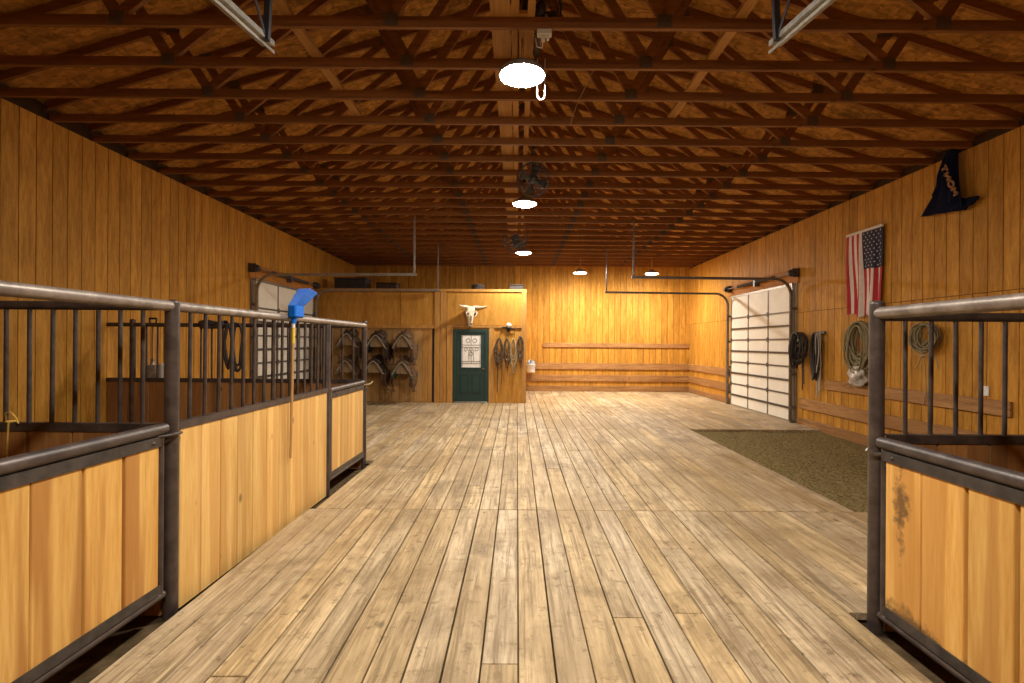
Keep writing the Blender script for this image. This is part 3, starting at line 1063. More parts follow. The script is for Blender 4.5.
# ------------------------------------------------------------------ stalls
RL, RR = 1.865, 1.843        # top rail heights left / right


def pipe_post(m, x, y, z0, z1, r=0.041, cap=True):
    m.tube([(x, y, z0), (x, y, z1)], r, 20)
    if cap:
        m.lathe([(r, 0.0), (r * 1.02, 0.004), (r * 0.9, 0.016), (r * 0.5, 0.025), (0, 0.028)], (x, y, z1), seg=20)
    return m


def planks(m, p0, p1, z0, z1, n, gap=0.006, t=0.036, gaps=None, jit=0.0):
    """vertical boards between p0 and p1 (xy)"""
    p0, p1 = V((*p0, 0)), V((*p1, 0))
    d = (p1 - p0)
    L_ = d.length
    d.normalize()
    w = L_ / n
    side = d.cross(V((0, 0, 1)))
    m4 = Matrix((d, side, V((0, 0, 1)))).transposed().to_4x4()
    m4.translation = p0
    for k in range(n):
        g = gap if not gaps or k not in gaps else gaps[k]
        m.box((k * w + g / 2, -t / 2, z0 + random.uniform(0, jit)), ((k + 1) * w - g / 2, t / 2, z1), 0, ch=0.004, M4=m4)
    return m


# left stall front
t = thing('stall_railing', 'brown pipe railing with vertical bars over pine planks, along the left stalls', 'stall front', (LX(4.9), 4.9, 0))
post_near = pipe_post(MB(), LX(3.13), 3.13, -0.1, RL + 0.015).build('post', ['pipe'], t)
pipe_post(MB(), LX(5.56), 5.56, -0.1, RL - 0.02, 0.035, False).build('post', ['pipe'], t)
pipe_post(MB(), LX(6.83), 6.83, -0.1, RL + 0.05, 0.033).build('post', ['pipe'], t)
pipe_post(MB(), LX(-0.6), -0.6, -0.1, RL + 0.02).build('post', ['pipe'], t)
MB().tube([(LX(-0.6), -0.6, RL), (LX(3.13), 3.13, RL), (LX(6.83), 6.83, RL + 0.01)], 0.033, 20).build('top_rail', ['rail'], t)
m = MB()
m.beam((LX(3.17) + 0.02, 3.17, 1.115), (LX(5.53) + 0.02, 5.53, 1.115), 0.008, 0.05)
m.beam((LX(3.17) - 0.0, 3.17, 1.136), (LX(5.53) - 0.0, 5.53, 1.136), 0.045, 0.008)
m.build('mid_rail', ['pipe'], t)
planks(MB(), (LX(3.18), 3.18), (LX(5.52), 5.52), -0.05, 1.125, 11, 0.007).build('plank_panel', ['pine_pale'], t)
# bars: spacing read along the front
for k in range(15):
    y = 3.30 + 0.155 * k
    m = MB()
    m.tube([(LX(y) - 0.005, y, 1.12), (LX(y), y, RL - 0.02)], 0.0125 if k != 7 else 0.018, 10)
    m.build('bar', ['bar'], t)
m = MB()
m.tube([(LX(3.1) + 0.06, 3.08, 1.075), (LX(3.1) - 0.04, 3.05, 1.075)], 0.008, 8)
m.tube([(LX(3.1) + 0.05, 3.07, 1.075), (LX(3.1) + 0.05, 3.10, 1.075)], 0.012, 8)
m.tube([(LX(3.1) + 0.05, 3.13 + 0.02, 1.075), (LX(3.1) + 0.052, 3.04, 1.075), (LX(3.1) + 0.0, 2.98, 1.075)], 0.009, 8)
m.build('latch_pin', ['bar'], t)


def gate(label, side, y0, y1, z0, z1, xf, n, gaps=None, small=False, flip=False, mat='pine'):
    t = thing('stall_gate', label, 'gate', (xf((y0 + y1) / 2), (y0 + y1) / 2, z0))
    s = side                                   # +1: aisle lies at +x
    r1, r2 = (0.036, 0.024) if not small else (0.03, 0.022)
    MB().tube([(xf(y0), y0 - 0.01, z1), (xf(y1), y1 + 0.02, z1)], r1, 18).build('top_pipe', ['pipe'], t)
    MB().tube([(xf(y0), y0 - 0.01, z0), (xf(y1), y1 + 0.015, z0)], r2, 16).build('bottom_pipe', ['pipe'], t)
    for y in (y0 + 0.02, y1 - 0.012):
        MB().tube([(xf(y), y, z0), (xf(y), y, z1)], 0.021, 14).build('end_pipe', ['pipe'], t)
    m = MB()
    zc = z1 - r1 - 0.032
    m.beam((xf(y0) + s * 0.022, y0 + 0.04, zc), (xf(y1) + s * 0.022, y1 - 0.035, zc), 0.006, 0.055)
    m.beam((xf(y0), y0 + 0.04, zc + 0.028), (xf(y1), y1 - 0.035, zc + 0.028), 0.046, 0.006)
    for y in (y0 + 0.15, y1 - 0.1):
        m.lathe([(0, 0.008), (0.009, 0.008), (0.012, 0.0)], (xf(y) + s * 0.025, y, zc), (s, 0, 0), 10)
    m.build('top_channel', ['black_steel'], t)
    m = MB()
    zc = z0 + r2 + 0.03
    m.beam((xf(y0) + s * 0.022, y0 + 0.04, zc), (xf(y1) + s * 0.022, y1 - 0.035, zc), 0.006, 0.055)
    m.beam((xf(y0), y0 + 0.04, zc - 0.028), (xf(y1), y1 - 0.035, zc - 0.028), 0.046, 0.006)
    m.build('bottom_channel', ['black_steel'], t)
    planks(MB(), (xf(y0), y0 + 0.045), (xf(y1), y1 - 0.038), z0 + r2 + 0.005, z1 - r1 - 0.005, n, 0.005, 0.034, gaps).build('plank_panel', [mat], t)
    return t


g1 = gate('pine plank stall gate with pipe frame, nearest on the left', 1, 0.62, 3.045, 0.104, 1.112, LX, 9, {7: 0.03, 8: 0.012})
g2 = gate('small narrow pine gate at the far end of the left stall front', 1, 5.62, 6.775, 0.105, 1.105, LX, 4, None, True, mat='pine_pale')
m = MB()
m.beam((LX(5.63) + 0.0, 5.63, 0.1), (LX(5.63), 5.63, 1.13), 0.05, 0.05, up=(0, 1, 0), ch=0.004)
m.build('hinge_stile', ['pipe'], g2)
m = MB()
m.tube([(LX(6.83) + 0.0, 6.76, 1.07), (LX(6.83) + 0.045, 6.88, 1.07), (LX(6.83) + 0.05, 6.97, 1.075), (LX(6.83) + 0.06, 7.02, 1.10)], 0.009, 8)
m.build('latch', ['rope'], g2)

# right stall front
t = thing('stall_railing', 'brown pipe post and top rail of the stall on the right', 'stall front', (RX, 1.2, 0))
pipe_post(MB(), RX, 3.017, -0.1, RR + 0.05, 0.041).build('post', ['pipe'], t)
pipe_post(MB(), RX, -0.7, -0.1, RR + 0.02).build('post', ['pipe'], t)
MB().tube([(RX, -0.7, RR), (RX, 3.017, RR)], 0.036, 20).build('top_rail', ['rail'], t)
m = MB()
m.tube([(RX - 0.09, 2.97, 1.035), (RX - 0.05, 2.96, 1.01), (RX + 0.01, 2.955, 1.005), (RX + 0.03, 2.95, 1.005)], 0.011, 8)
m.tube([(RX + 0.0, 2.965, 1.0), (RX + 0.03, 2.93, 1.0)], 0.009, 8)
m.build('latch_pin', ['track'], t)
M['pine_stained'] = wood('pine_planks_dung_stained', (0.78, 0.48, 0.15), (0.58, 0.295, 0.066), axis=2, stretch=14, scale=8, rough=0.5, tone=0.12,
                         heart=0.6, heart_col=(0.46, 0.21, 0.05), knots=0.85, spec=0.3, bump=0.1)
# dark smear on the board beside the post
nt = M['pine_stained'].node_tree
bs = nt.nodes['Principled BSDF']
src = bs.inputs['Base Color'].links[0].from_socket
tc = nd(nt, 'ShaderNodeTexCoord')
sp = nd(nt, 'ShaderNodeSeparateXYZ')
nt.links.new(tc.outputs['Object'], sp.inputs[0])
no = nd(nt, 'ShaderNodeTexNoise', i_Scale=14.0, i_Detail=6.0, i_Roughness=0.7)
nt.links.new(tc.outputs['Object'], no.inputs['Vector'])
GY = (0.55 + 2.955) / 2
dy = math_n(nt, 'ABSOLUTE', math_n(nt, 'SUBTRACT', sp.outputs['Y'], 2.80 - GY))
dz = math_n(nt, 'ABSOLUTE', math_n(nt, 'SUBTRACT', sp.outputs['Z'], 0.72))
e1 = math_n(nt, 'SUBTRACT', 1.0, math_n(nt, 'ADD', math_n(nt, 'DIVIDE', dy, 0.085), math_n(nt, 'DIVIDE', dz, 0.42)))
f1 = math_n(nt, 'ADD', e1, math_n(nt, 'MULTIPLY', math_n(nt, 'SUBTRACT', no.outputs['Fac'], 0.5), 2.6))
dy2 = math_n(nt, 'ABSOLUTE', math_n(nt, 'SUBTRACT', sp.outputs['Y'], 2.78 - GY))
dz2 = math_n(nt, 'ABSOLUTE', math_n(nt, 'SUBTRACT', sp.outputs['Z'], 0.08))
e2 = math_n(nt, 'SUBTRACT', 1.0, math_n(nt, 'ADD', math_n(nt, 'DIVIDE', dy2, 0.5), math_n(nt, 'DIVIDE', dz2, 0.13)))
f2 = math_n(nt, 'ADD', e2, math_n(nt, 'MULTIPLY', math_n(nt, 'SUBTRACT', no.outputs['Fac'], 0.5), 2.0))
ff = rng(nt, math_n(nt, 'MAXIMUM', f1, f2), 0.25, 0.7, 0.0, 0.85)
nt.links.new(mixc(nt, ff, src, (0.12, 0.066, 0.03)), bs.inputs['Base Color'])
gate('pine plank stall gate with dark smear beside its latch, on the right', -1, 0.55, 2.955, 0.056, 1.074, lambda y: RX, 9, {7: 0.006, 6: 0.035, 5: 0.01}, mat='pine_stained')


def divider(label, Y, xa, xb_, zt_, zm, bars, posts=(), zb0=-0.06, nplank=12, mat='pine_shaded'):
    t = thing('stall_divider', label, 'stall divider', ((xa + xb_) / 2, Y, 0))
    MB().tube([(xa, Y, zt_), (xb_, Y, zt_)], 0.028, 14).build('top_rail', ['bar'], t)
    m = MB()
    m.beam((xa, Y - 0.022, zm), (xb_, Y - 0.022, zm), 0.006, 0.05)
    m.beam((xa, Y, zm + 0.024), (xb_, Y, zm + 0.024), 0.045, 0.006)
    m.build('mid_rail', ['bar'], t)
    for x in bars:
        MB().tube([(x, Y, zm), (x + random.uniform(-.004, .004), Y, zt_)], 0.0125, 10).build('bar', ['bar'], t)
    for x in posts:
        pipe_post(MB(), x, Y, -0.1, zt_ + 0.05, 0.036).build('post', ['bar'], t)
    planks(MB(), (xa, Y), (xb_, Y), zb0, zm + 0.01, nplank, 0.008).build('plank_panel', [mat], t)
    return t


bl = [atY(px, 360, 3.13).x for px in (143, 120.2, 98.1, 75.2, 52.3, 29.5, 6.3)]
x = bl[-1] - 0.143
while x > XL + 0.1:
    bl.append(x)
    x -= 0.143
divider('barred pipe divider with shade-darkened brown planks between the two left stalls', 3.13, XL + 0.012, LX(3.13) - 0.045, RL, 1.108, bl)
br = [atY(px, 380, 3.017).x for px in (905.5, 930.4, 955.8, 980.7, 1004.8)]
x = br[-1] + 0.149
while x < XR - 0.15:
    br.append(x)
    x += 0.149
divider('barred pipe divider with shade-darkened brown planks behind the right gate', 3.017, RX + 0.045, XR - 0.02, RR - 0.02, 1.09, br)
b2 = []
x = LX(6.83) - 0.15
while x > XL + 0.4:
    b2.append(x)
    x -= 0.148
divider('barred pipe divider at the far end of the left stalls', 6.83, XL + 0.012, LX(6.83) - 0.035, RL - 0.0, 1.115, b2, posts=(atY(132.5, 380, 6.83).x,))

# ------------------------------------------------------------------ blue broom hung on the left rail
by = 4.62
bx = LX(by) + 0.05
hb = atY(289, 458, by)
ht = atY(294, 326, by)
t = thing('broom', 'bright blue angled broom hooked over the left stall rail by its head', 'broom', (bx, by, RL))
top = V((bx + 0.012, by, RL - 0.03))
bot = V((bx - 0.005, by - 0.005, hb.z))
m = MB()
m.tube([bot, bot.lerp(top, .5), top], [0.012, 0.0125, 0.0115], 12)
m.build('handle', ['handle'], t)
m = MB()
d = (top - bot).normalized()
m.tube([top - d * 0.20, top - d * 0.06], 0.0145, 12)
m.build('yellow_sleeve', ['yellow'], t)['label'] = 'yellow sleeve'
m = MB()
m.tube([top - d * 0.06, top - d * 0.0], 0.0155, 12)
m.build('white_collar', ['white'], t)['label'] = 'white collar'
m = MB()
bc = top + V((0.0, 0.07, 0.075))
m.tube([top - d * 0.02, top + V((0, 0.01, 0.05))], [0.021, 0.026], 12)
m.box((bx - 0.022, by - 0.05, RL + 0.005), (bx + 0.055, by + 0.135, RL + 0.12), ch=0.012)
m.build('broom_block', ['blue_block'], t)
m = MB()
def br_pt(u, w, q):
    """u along the block, w across, q from block to tip"""
    y0_, x0_ = by + 0.043 + u * 0.165, bx + 0.016 + w * 0.06
    return V((x0_ + q * (0.05 + w * 0.03), y0_ + q * (0.155 + u * 0.03), RL + 0.115 + q * (0.155 - u * 0.02)))
core = [br_pt(u, w, q) for q in (0, 0.97) for (u, w) in ((-.5, -.5), (.5, -.5), (.5, .5), (-.5, .5))]
m.add(core, [(0, 1, 2, 3), (4, 5, 6, 7), (0, 1, 5, 4), (1, 2, 6, 5), (2, 3, 7, 6), (3, 0, 4, 7)])
for i in range(30):
    for j in range(9):
        if 1 <= i <= 28 and 1 <= j <= 7 and (i + j) % 2:
            continue
        u, w = i / 29 - .5, j / 8 - .5
        a, e = br_pt(u, w, 0), br_pt(u * 1.04, w * 1.06, 1.0 + random.uniform(-.06, .05))
        m.tube([a, a.lerp(e, .5) + V((random.uniform(-.002, .002), random.uniform(-.003, .003), .002)), e], [0.0045, 0.0045, 0.003], 5)
m.build('bristles', ['blue'], t)

# ------------------------------------------------------------------ loops, ropes and straps
def loops(m, c, ax_u, ax_v, ax_n, w, h, n, r, mat=0, jit=0.15, depth=0.03, drop=0.0, pts=22, pinch=0.0):
    """n closed loops of rope hanging from the point c: u across, v up, n out of the wall"""
    for i in range(n):
        ww = w * random.uniform(1 - jit, 1 + jit * .4)
        hh = h * random.uniform(1 - jit, 1.0)
        ox = random.uniform(-.12, .12) * w
        P = []
        ph = random.uniform(0, 6)
        for k in range(pts):
            a = 2 * PI * k / pts
            s, cc = math.sin(a), math.cos(a)
            taper = 1.0 - pinch * max(0, cc)
            u = s * ww / 2 * taper + ox * (1 - cc) / 2 + 0.008 * math.sin(3 * a + ph)
            v = -hh / 2 * (1 - cc)
            q = depth * (0.35 + 0.65 * (i + .5) / n) + 0.012 * math.sin(2 * a + ph)
            P.append(c + ax_u * u + ax_v * v + ax_n * max(q, r * 1.2))
        m.tube(P, r, 7, mat, closed=True)
    return m


def hang(m, pts, r, mat=0):
    m.tube(pts, r, 7, mat)
    return m


UZ = V((0, 0, 1))
WR_U, WR_N = V((0, -1, 0)), V((-1, 0, 0))        # right wall: u towards the viewer
WB_U, WB_N = V((1, 0, 0)), V((0, -1, 0))         # walls facing the viewer


def hook(m, c, n, mat=0):
    m.tube([c + n * 0.0, c + n * 0.05, c + n * 0.075 + UZ * 0.025], 0.006, 6, mat)
    return m


W0 = XR - 0.012
# dark halters beside the overhead door
c = atX(799, 333, W0)
c.y = 10.33
c.x -= 0.012
t = thing('halter_bundle', 'bundle of black halters and straps on the right wall by the garage door', 'halters', c)
m = MB()
loops(m, c, WR_U, UZ, WR_N, 0.46, 0.72, 13, 0.015, jit=0.45, depth=0.22)
loops(m, c + WR_N * .13 - UZ * 0.05, WR_N * 0.7 + WR_U * 0.5, UZ, WR_N, 0.26, 0.78, 8, 0.013, jit=0.4, depth=0.12)
m.build('straps', ['strap'], t)
m = MB()
for k in range(9):
    cc = c + WR_U * random.uniform(-.13, .13) + WR_N * random.uniform(.1, .22) - UZ * random.uniform(.12, .72)
    m.tube([cc + V((0, .025 * math.cos(a * PI / 5), .025 * math.sin(a * PI / 5))) for a in range(10)], 0.005, 6, closed=True)
m.build('rings', ['galv'], t)
m = MB()
hang(m, [c + WR_N * .06 - UZ * .5, c + WR_N * .05 - UZ * .8, c + WR_N * .045 - UZ * 1.18], 0.014)
hang(m, [c + WR_N * .06 + WR_U * .05 - UZ * .5, c + WR_N * .05 + WR_U * .06 - UZ * 1.05], 0.012)
m.build('lead_strap', ['rope_dark'], t)
hook(MB(), c, WR_N).build('hook', ['strut'], t)

# lead ropes with a strap
c = atX(822, 333, W0)
c.x -= 0.012
t = thing('lead_rope_bundle', 'dark straps and grey lead ropes hanging long on the right wall', 'lead ropes', c)
m = MB()
loops(m, c + WR_U * -0.03, WR_U, UZ, WR_N, 0.2, 0.95, 9, 0.015, jit=0.3, depth=0.14)
loops(m, c + WR_U * -0.1 - UZ * .35, WR_U, UZ, WR_N, 0.14, 0.42, 3, 0.012, jit=0.3, depth=0.08)
m.build('straps', ['strap'], t)
m = MB()
loops(m, c + WR_U * 0.07, WR_U, UZ, WR_N, 0.1, 0.8, 2, 0.011, jit=0.25, depth=0.15)
for k in range(4):
    x = random.uniform(-.02, .09)
    hang(m, [c + WR_U * x + WR_N * .07, c + WR_U * (x + .02) + WR_N * .06 - UZ * .6, c + WR_U * (x + random.uniform(-.03, .03)) + WR_N * .06 - UZ * random.uniform(1.05, 1.34)], 0.011)
m.build('ropes', ['rope_grey'], t)
m = MB()
m.box(c + V((-.03, -.14, -.02)), c + V((0, .14, .035)), ch=0.004)
m.build('hook_board', ['strut'], t)

# big rope coil behind the right post, with a bag of bits
c = atX(866, 322, W0)
c.x -= 0.012
t = thing('rope_coil', 'tall coil of greenish rope on the right wall, half hidden by the post', 'rope', c)
m = MB()
loops(m, c, WR_U, UZ, WR_N, 0.60, 0.90, 17, 0.015, jit=0.35, depth=0.15)
loops(m, c - UZ * .06, WR_U, UZ, WR_N, 0.40, 0.85, 11, 0.014, jit=0.4, depth=0.17)
m.build('coil', ['rope_green'], t)
hook(MB(), c, WR_N).build('hook', ['strut'], t)
c2 = c + WR_U * -0.03 - UZ * 1.09
m = MB()
def bag(u, v):
    a = u * 2 * PI
    z = v * 0.36
    rr = 0.17 * math.sin(PI * min(1, 0.12 + v * 0.86)) ** .6 * (1 + .22 * math.sin(3 * a + 9 * v) + .16 * math.sin(7 * a - 11 * v))
    return c2 + WR_U * rr * math.cos(a) * 1.2 + WR_N * (0.1 + rr * .52 * math.sin(a)) + UZ * z
m.grid(bag, 28, 12)
t2 = thing('bag_of_straps', 'rumpled pale grey bag hanging below the tall rope coil', 'bag', c2)
M['bag'] = plain('crumpled_plastic_bag', (0.30, 0.25, 0.20), rough=0.3, col2=(0.62, 0.57, 0.5), scale=16, bump=0.8)
m.build('bag_body', ['bag'], t2)
m = MB()
hang(m, [c2 + WR_N * .1 + UZ * .34, c2 + WR_N * .08 + UZ * .5, c2 + WR_N * .07 + UZ * .62 + WR_U * .05], 0.012)
m.build('tie', ['rope_green'], t2)

# round lariat coil
c = atX(929.5, 323.5, W0)
c.x -= 0.012
t = thing('rope_coil', 'round tan lariat coil on the right wall seen through the bars', 'rope', c)
m = MB()
loops(m, c, WR_U, UZ, WR_N, 0.42, 0.43, 15, 0.012, jit=0.28, depth=0.12, pts=26)
loops(m, c - UZ * .02 + WR_U * .1, WR_U, UZ, WR_N, 0.34, 0.38, 5, 0.011, jit=0.2, depth=0.16, pts=26)
m.build('coil', ['rope_green'], t)
m = MB()
b = c - UZ * .42
hang(m, [b + WR_N * .08, b + WR_N * .06 - UZ * .15 - WR_U * .1, b + WR_N * .05 - UZ * .24 - WR_U * .17], 0.009)
hang(m, [b + WR_N * .08, b + WR_N * .05 - UZ * .2, b + WR_N * .05 + WR_U * .03 - UZ * .5, b + WR_N * .05 - WR_U * .02 - UZ * .75], 0.008)
hang(m, [b + WR_N * .08 + WR_U * .1, b + WR_N * .05 - UZ * .1 + WR_U * .2, b + WR_N * .05 + WR_U * .22 - UZ * .22], 0.008)
hang(m, [b + WR_N * .07 - WR_U * .15 - UZ * .02, b + WR_N * .09 - UZ * .05, b + WR_N * .07 + WR_U * .12 - UZ * .0], 0.01)
m.build('rope_end', ['rope'], t)
hook(MB(), c, WR_N).build('hook', ['strut'], t)

# outlet on the right wall
c = atX(986.5, 391, W0)
t = thing('wall_outlet', 'small white outlet cover on the right wall above the upper board', 'outlet', c)
m = MB().box(c + V((-.012, -.04, -.062)), c + V((0, .04, .062)), ch=0.004)
m.build('cover_plate', ['white'], t)
m = MB()
for z in (-.025, .025):
    m.box(c + V((-.014, -.016, z - .014)), c + V((-.011, .016, z + .014)), ch=0.002)
m.build('sockets', ['cord_white'], t)

# ------------------------------------------------------------------ flags on the right wall
fy0 = atX(848.3, 236, W0 - .03).y       # far edge
fy1 = atX(884.5, 225, W0 - .03).y       # near edge
fz1 = atX(884, 225.5, W0 - .03).z
fz0 = atX(866, 315.5, W0 - .03).z
FW, FH = fy0 - fy1, fz1 - fz0


def flag_pt(u, v, off=0.0):
    """u from the far edge to the near edge, v from the top down"""
    fold = 0.032 * v * math.sin(u * 19 + 0.8) + 0.018 * v * math.sin(u * 34 + 2 * v) + 0.012 * math.sin(v * 5 + u * 3)
    gather = 1 - 0.10 * v
    uu = 0.5 + (u - 0.5) * gather + 0.02 * v
    zz = fz1 - v * FH + 0.03 * math.sin(u * 13) * v * v + 0.05 * v * (0.5 - u)
    return V((W0 - 0.055 - fold * 1.1 - off, fy0 - uu * FW, zz))


CAN = 0.455
def flag_mat(u, v):
    if u > 6 / 13 and v < CAN:
        return 2
    return 0 if int(u * 13) % 2 == 0 else 1
t = thing('flag', 'striped flag with starred blue corner hung on the right wall', 'flag', (W0 - .05, (fy0 + fy1) / 2, fz0))
m = MB()
NU, NV = 78, 60
m.grid(flag_pt, NU, NV, matfn=flag_mat)
o = m.build('flag_cloth', ['red', 'flag_white', 'navy'], t, fix=False)
m = MB()
for row in range(11):
    for col in range(9):
        if (row + col) % 2:
            continue
        cu = 6 / 13 + (7 / 13) * (col + 1) / 10
        cv = CAN * (row + 1) / 12
        P = []
        for k in range(10):
            rr = 0.0165 if k % 2 == 0 else 0.0068
            a = PI / 2 + k * PI / 5
            P.append(flag_pt(cu + rr * math.cos(a) / FW, cv - rr * math.sin(a) / FH, 0.005))
        m.add(P, [tuple(range(10))], 0)
m.build('stars', ['flag_white'], o)
m = MB()
m.box((W0 - 0.072, fy1 - .005, fz1 - .015), (W0 - 0.04, fy0 + .005, fz1 + .03), ch=0.004)
m.build('header_band', ['flag_white'], t)

# navy banner, bunched up and pinned high on the wall
XBN = W0 - 0.08
def bp(px, py, d=0.0):
    p = atX(px, py, XBN)
    return V((XBN - d, p.y, p.z))
t = thing('banner', 'drooping navy blue banner with gold letters high on the right wall', 'flag', bp(950, 185))
m = MB()
def rib(rows, nu=14, amp=0.02, nf=3.0):
    """rows: (left px, left py, right px, right py, depth)"""
    n = len(rows) - 1
    def fn(u, v):
        k = min(int(v * n), n - 1)
        q = v * n - k
        L0, L1 = rows[k], rows[k + 1]
        g = [a + (b - a) * q for a, b in zip(L0, L1)]
        px, py = g[0] + (g[2] - g[0]) * u, g[1] + (g[3] - g[1]) * u
        return bp(px, py, g[4] + amp * math.sin(u * nf * 2 * PI + v * 2) * (0.3 + v) + 0.03 * math.sin(u * PI))
    return fn
m.grid(rib([(948.5, 149.5, 958.5, 150.5, .0), (945, 160, 961, 165, .03), (941.5, 176, 964, 182, .05), (941, 186, 966.5, 199, .05), (936, 196, 968, 207, .04)]), 16, 24)
m.grid(rib([(935.5, 190, 967, 199, -.01), (929, 204, 968, 206, .0), (922, 217, 965, 210, .0)], amp=.015, nf=2.5), 16, 14)
m.grid(rib([(966, 198, 978.5, 195.5, -.015), (966, 203, 979, 198, -.01), (963, 210.5, 972, 204.5, -.01)], amp=.01, nf=1.2), 8, 8)
m.build('banner_cloth', ['banner'], t, solid=0.004)
# letters running down the fold
m = MB()
glyph = {'T': [((0, 1), (1, 1)), ((.5, 1), (.5, 0))], 'N': [((0, 0), (0, 1)), ((0, 0), (1, 1)), ((1, 0), (1, 1))],
         'O': [((.3, 0), (0, .3)), ((0, .3), (0, .7)), ((0, .7), (.3, 1)), ((.3, 1), (.7, 1)), ((.7, 1), (1, .7)), ((1, .7), (1, .3)), ((1, .3), (.7, 0)), ((.7, 0), (.3, 0))],
         'M': [((0, 0), (0, 1)), ((0, 1), (.5, .4)), ((.5, .4), (1, 1)), ((1, 1), (1, 0))]}
P0, P1 = (951.0, 165.5), (965.2, 196.0)
tot = 4.0
for i, ch in enumerate('TNOM'):
    a0, a1 = (i + .08) / tot, (i + .80) / tot
    for (s, e) in glyph[ch]:
        pts = []
        for (gx, gy) in (s, e):
            a = a0 + (a1 - a0) * gx
            px = P0[0] + (P1[0] - P0[0]) * a + 4.6 * (gy - .5)
            py = P0[1] + (P1[1] - P0[1]) * a - 2.3 * (gy - .5)
            pts.append(bp(px, py, 0.115))
        m.beam(pts[0], pts[1], 0.03, 0.006, up=(1, 0, 0))
m.build('lettering', ['gold'], t)
m = MB()
m.tube([bp(953, 150, -.07), bp(953, 150, .05)], 0.008, 8)
m.build('pin', ['strut'], t)

# ------------------------------------------------------------------ steer skull over the green door
c = atY(470.5, 316, TY - .1)
t = thing('steer_skull', 'bleached steer skull with horns mounted above the green door', 'skull', c, 0.0)
ry = Matrix.Rotation(0.55, 4, 'Z')
m = MB()
rings = [(0.26, 0.10, 0.055, 0.0), (0.235, 0.13, 0.075, 0.01), (0.17, 0.135, 0.095, 0.02), (0.09, 0.155, 0.10, 0.025), (0.03, 0.14, 0.095, 0.03), (-0.05, 0.098, 0.085, 0.03),
         (-0.14, 0.075, 0.07, 0.025), (-0.22, 0.068, 0.055, 0.02), (-0.275, 0.062, 0.04, 0.012), (-0.295, 0.03, 0.02, 0.01)]
sg = 24
vv, ff_ = [], []
for (z, wx, dy_, yo) in rings:
    for k in range(sg):
        a = 2 * PI * k / sg
        px_, py_ = math.cos(a), math.sin(a)
        px_ = math.copysign(abs(px_) ** .8, px_)
        py_ = math.copysign(abs(py_) ** .8, py_)
        vv.append(c + ry @ V((wx * px_, yo - dy_ * py_, z)))
for i in range(len(rings) - 1):
    for k in range(sg):
        k2 = (k + 1) % sg
        ff_.append((i * sg + k, i * sg + k2, (i + 1) * sg + k2, (i + 1) * sg + k))
ff_.append(tuple(range(sg)))
ff_.append(tuple(range((len(rings) - 1) * sg, len(rings) * sg)))
m.add(vv, ff_, 0, True)
# brow ridges and nasal ridge
for s in (-1, 1):
    m.tube([c + ry @ V((s * x, y, z)) for (x, y, z) in ((0.10, -0.07, 0.14), (0.155, -0.06, 0.09), (0.15, -0.055, 0.03), (0.10, -0.065, -0.01))], [0.012, 0.022, 0.02, 0.01], 8)
m.tube([c + ry @ V((0, y, z)) for (y, z) in ((-0.075, 0.02), (-0.062, -0.08), (-0.05, -0.17))], [0.02, 0.022, 0.012], 8)
m.build('cranium', ['bone'], t)
m = MB()
for s in (-1, 1):
    o0 = c + ry @ V((s * 0.118, -0.058, 0.055))
    m.lathe([(0.0, 0.022), (0.028, 0.018), (0.038, 0.0), (0.03, -0.03)], o0, ry @ V((s * 0.75, -0.66, 0)), 14)
    o0 = c + ry @ V((s * 0.026, -0.052, -0.215))
    m.lathe([(0.0, 0.012), (0.016, 0.008), (0.02, -0.01)], o0, ry @ V((0, -1, -0.2)), 12)
m.build('sockets', ['black'], t)
for s in (-1, 1):
    m = MB()
    pts = [(0.08, 0.0, 0.235), (0.17, -0.01, 0.25), (0.27, -0.05, 0.245), (0.36, -0.11, 0.255), (0.43, -0.17, 0.28)]
    m.tube([c + ry @ V((s * x, y, z)) for x, y, z in pts], [0.05, 0.046, 0.038, 0.025, 0.006], 14)
    m.build('horn', ['horn'], t)
m = MB()
m.tube([c + V((0, .1, .2)), c + V((0, .0, .2))], 0.01, 8)
m.build('mount', ['strut'], t)

# ------------------------------------------------------------------ bridle rack right of the green door
Yw = TY - 0.014
c = atY(508.5, 328.5, Yw)
t = thing('bridle_rack', 'black iron bridle hook with white rosette right of the green door', 'hook rack', c)
m = MB()
m.tube([c + V((-.18, -.03, .03)), c + V((-.12, -.04, .035)), c + V((0, -.05, 0.01)), c + V((.1, -.045, -.0)), c + V((.17, -.03, -.03))], [0.012, 0.016, 0.022, 0.016, 0.010], 8)
m.box(c + V((-.045, -.03, -.09)), c + V((.045, .0, .03)), ch=0.01)
m.build('iron_bar', ['black'], t)
m = MB()
m.lathe([(0, -0.07), (0.03, -0.068), (0.062, -0.045), (0.07, -0.01), (0.055, 0.0), (0, 0.0)], c + V((0.01, -.03, .085)), (0, 1, 0), 18)
m.build('rosette', ['white'], t)
m = MB()
m.tube([c + V((-.17, -.03, .02)), c + V((-.21, -.02, -.12)), c + V((-.29, -.02, -.33))], 0.004, 5)
m.tube([c + V((.17, -.03, -.03)), c + V((.165, -.02, -.18)), c + V((.14, -.02, -.32))], 0.004, 5)
m.build('wire', ['black'], t)
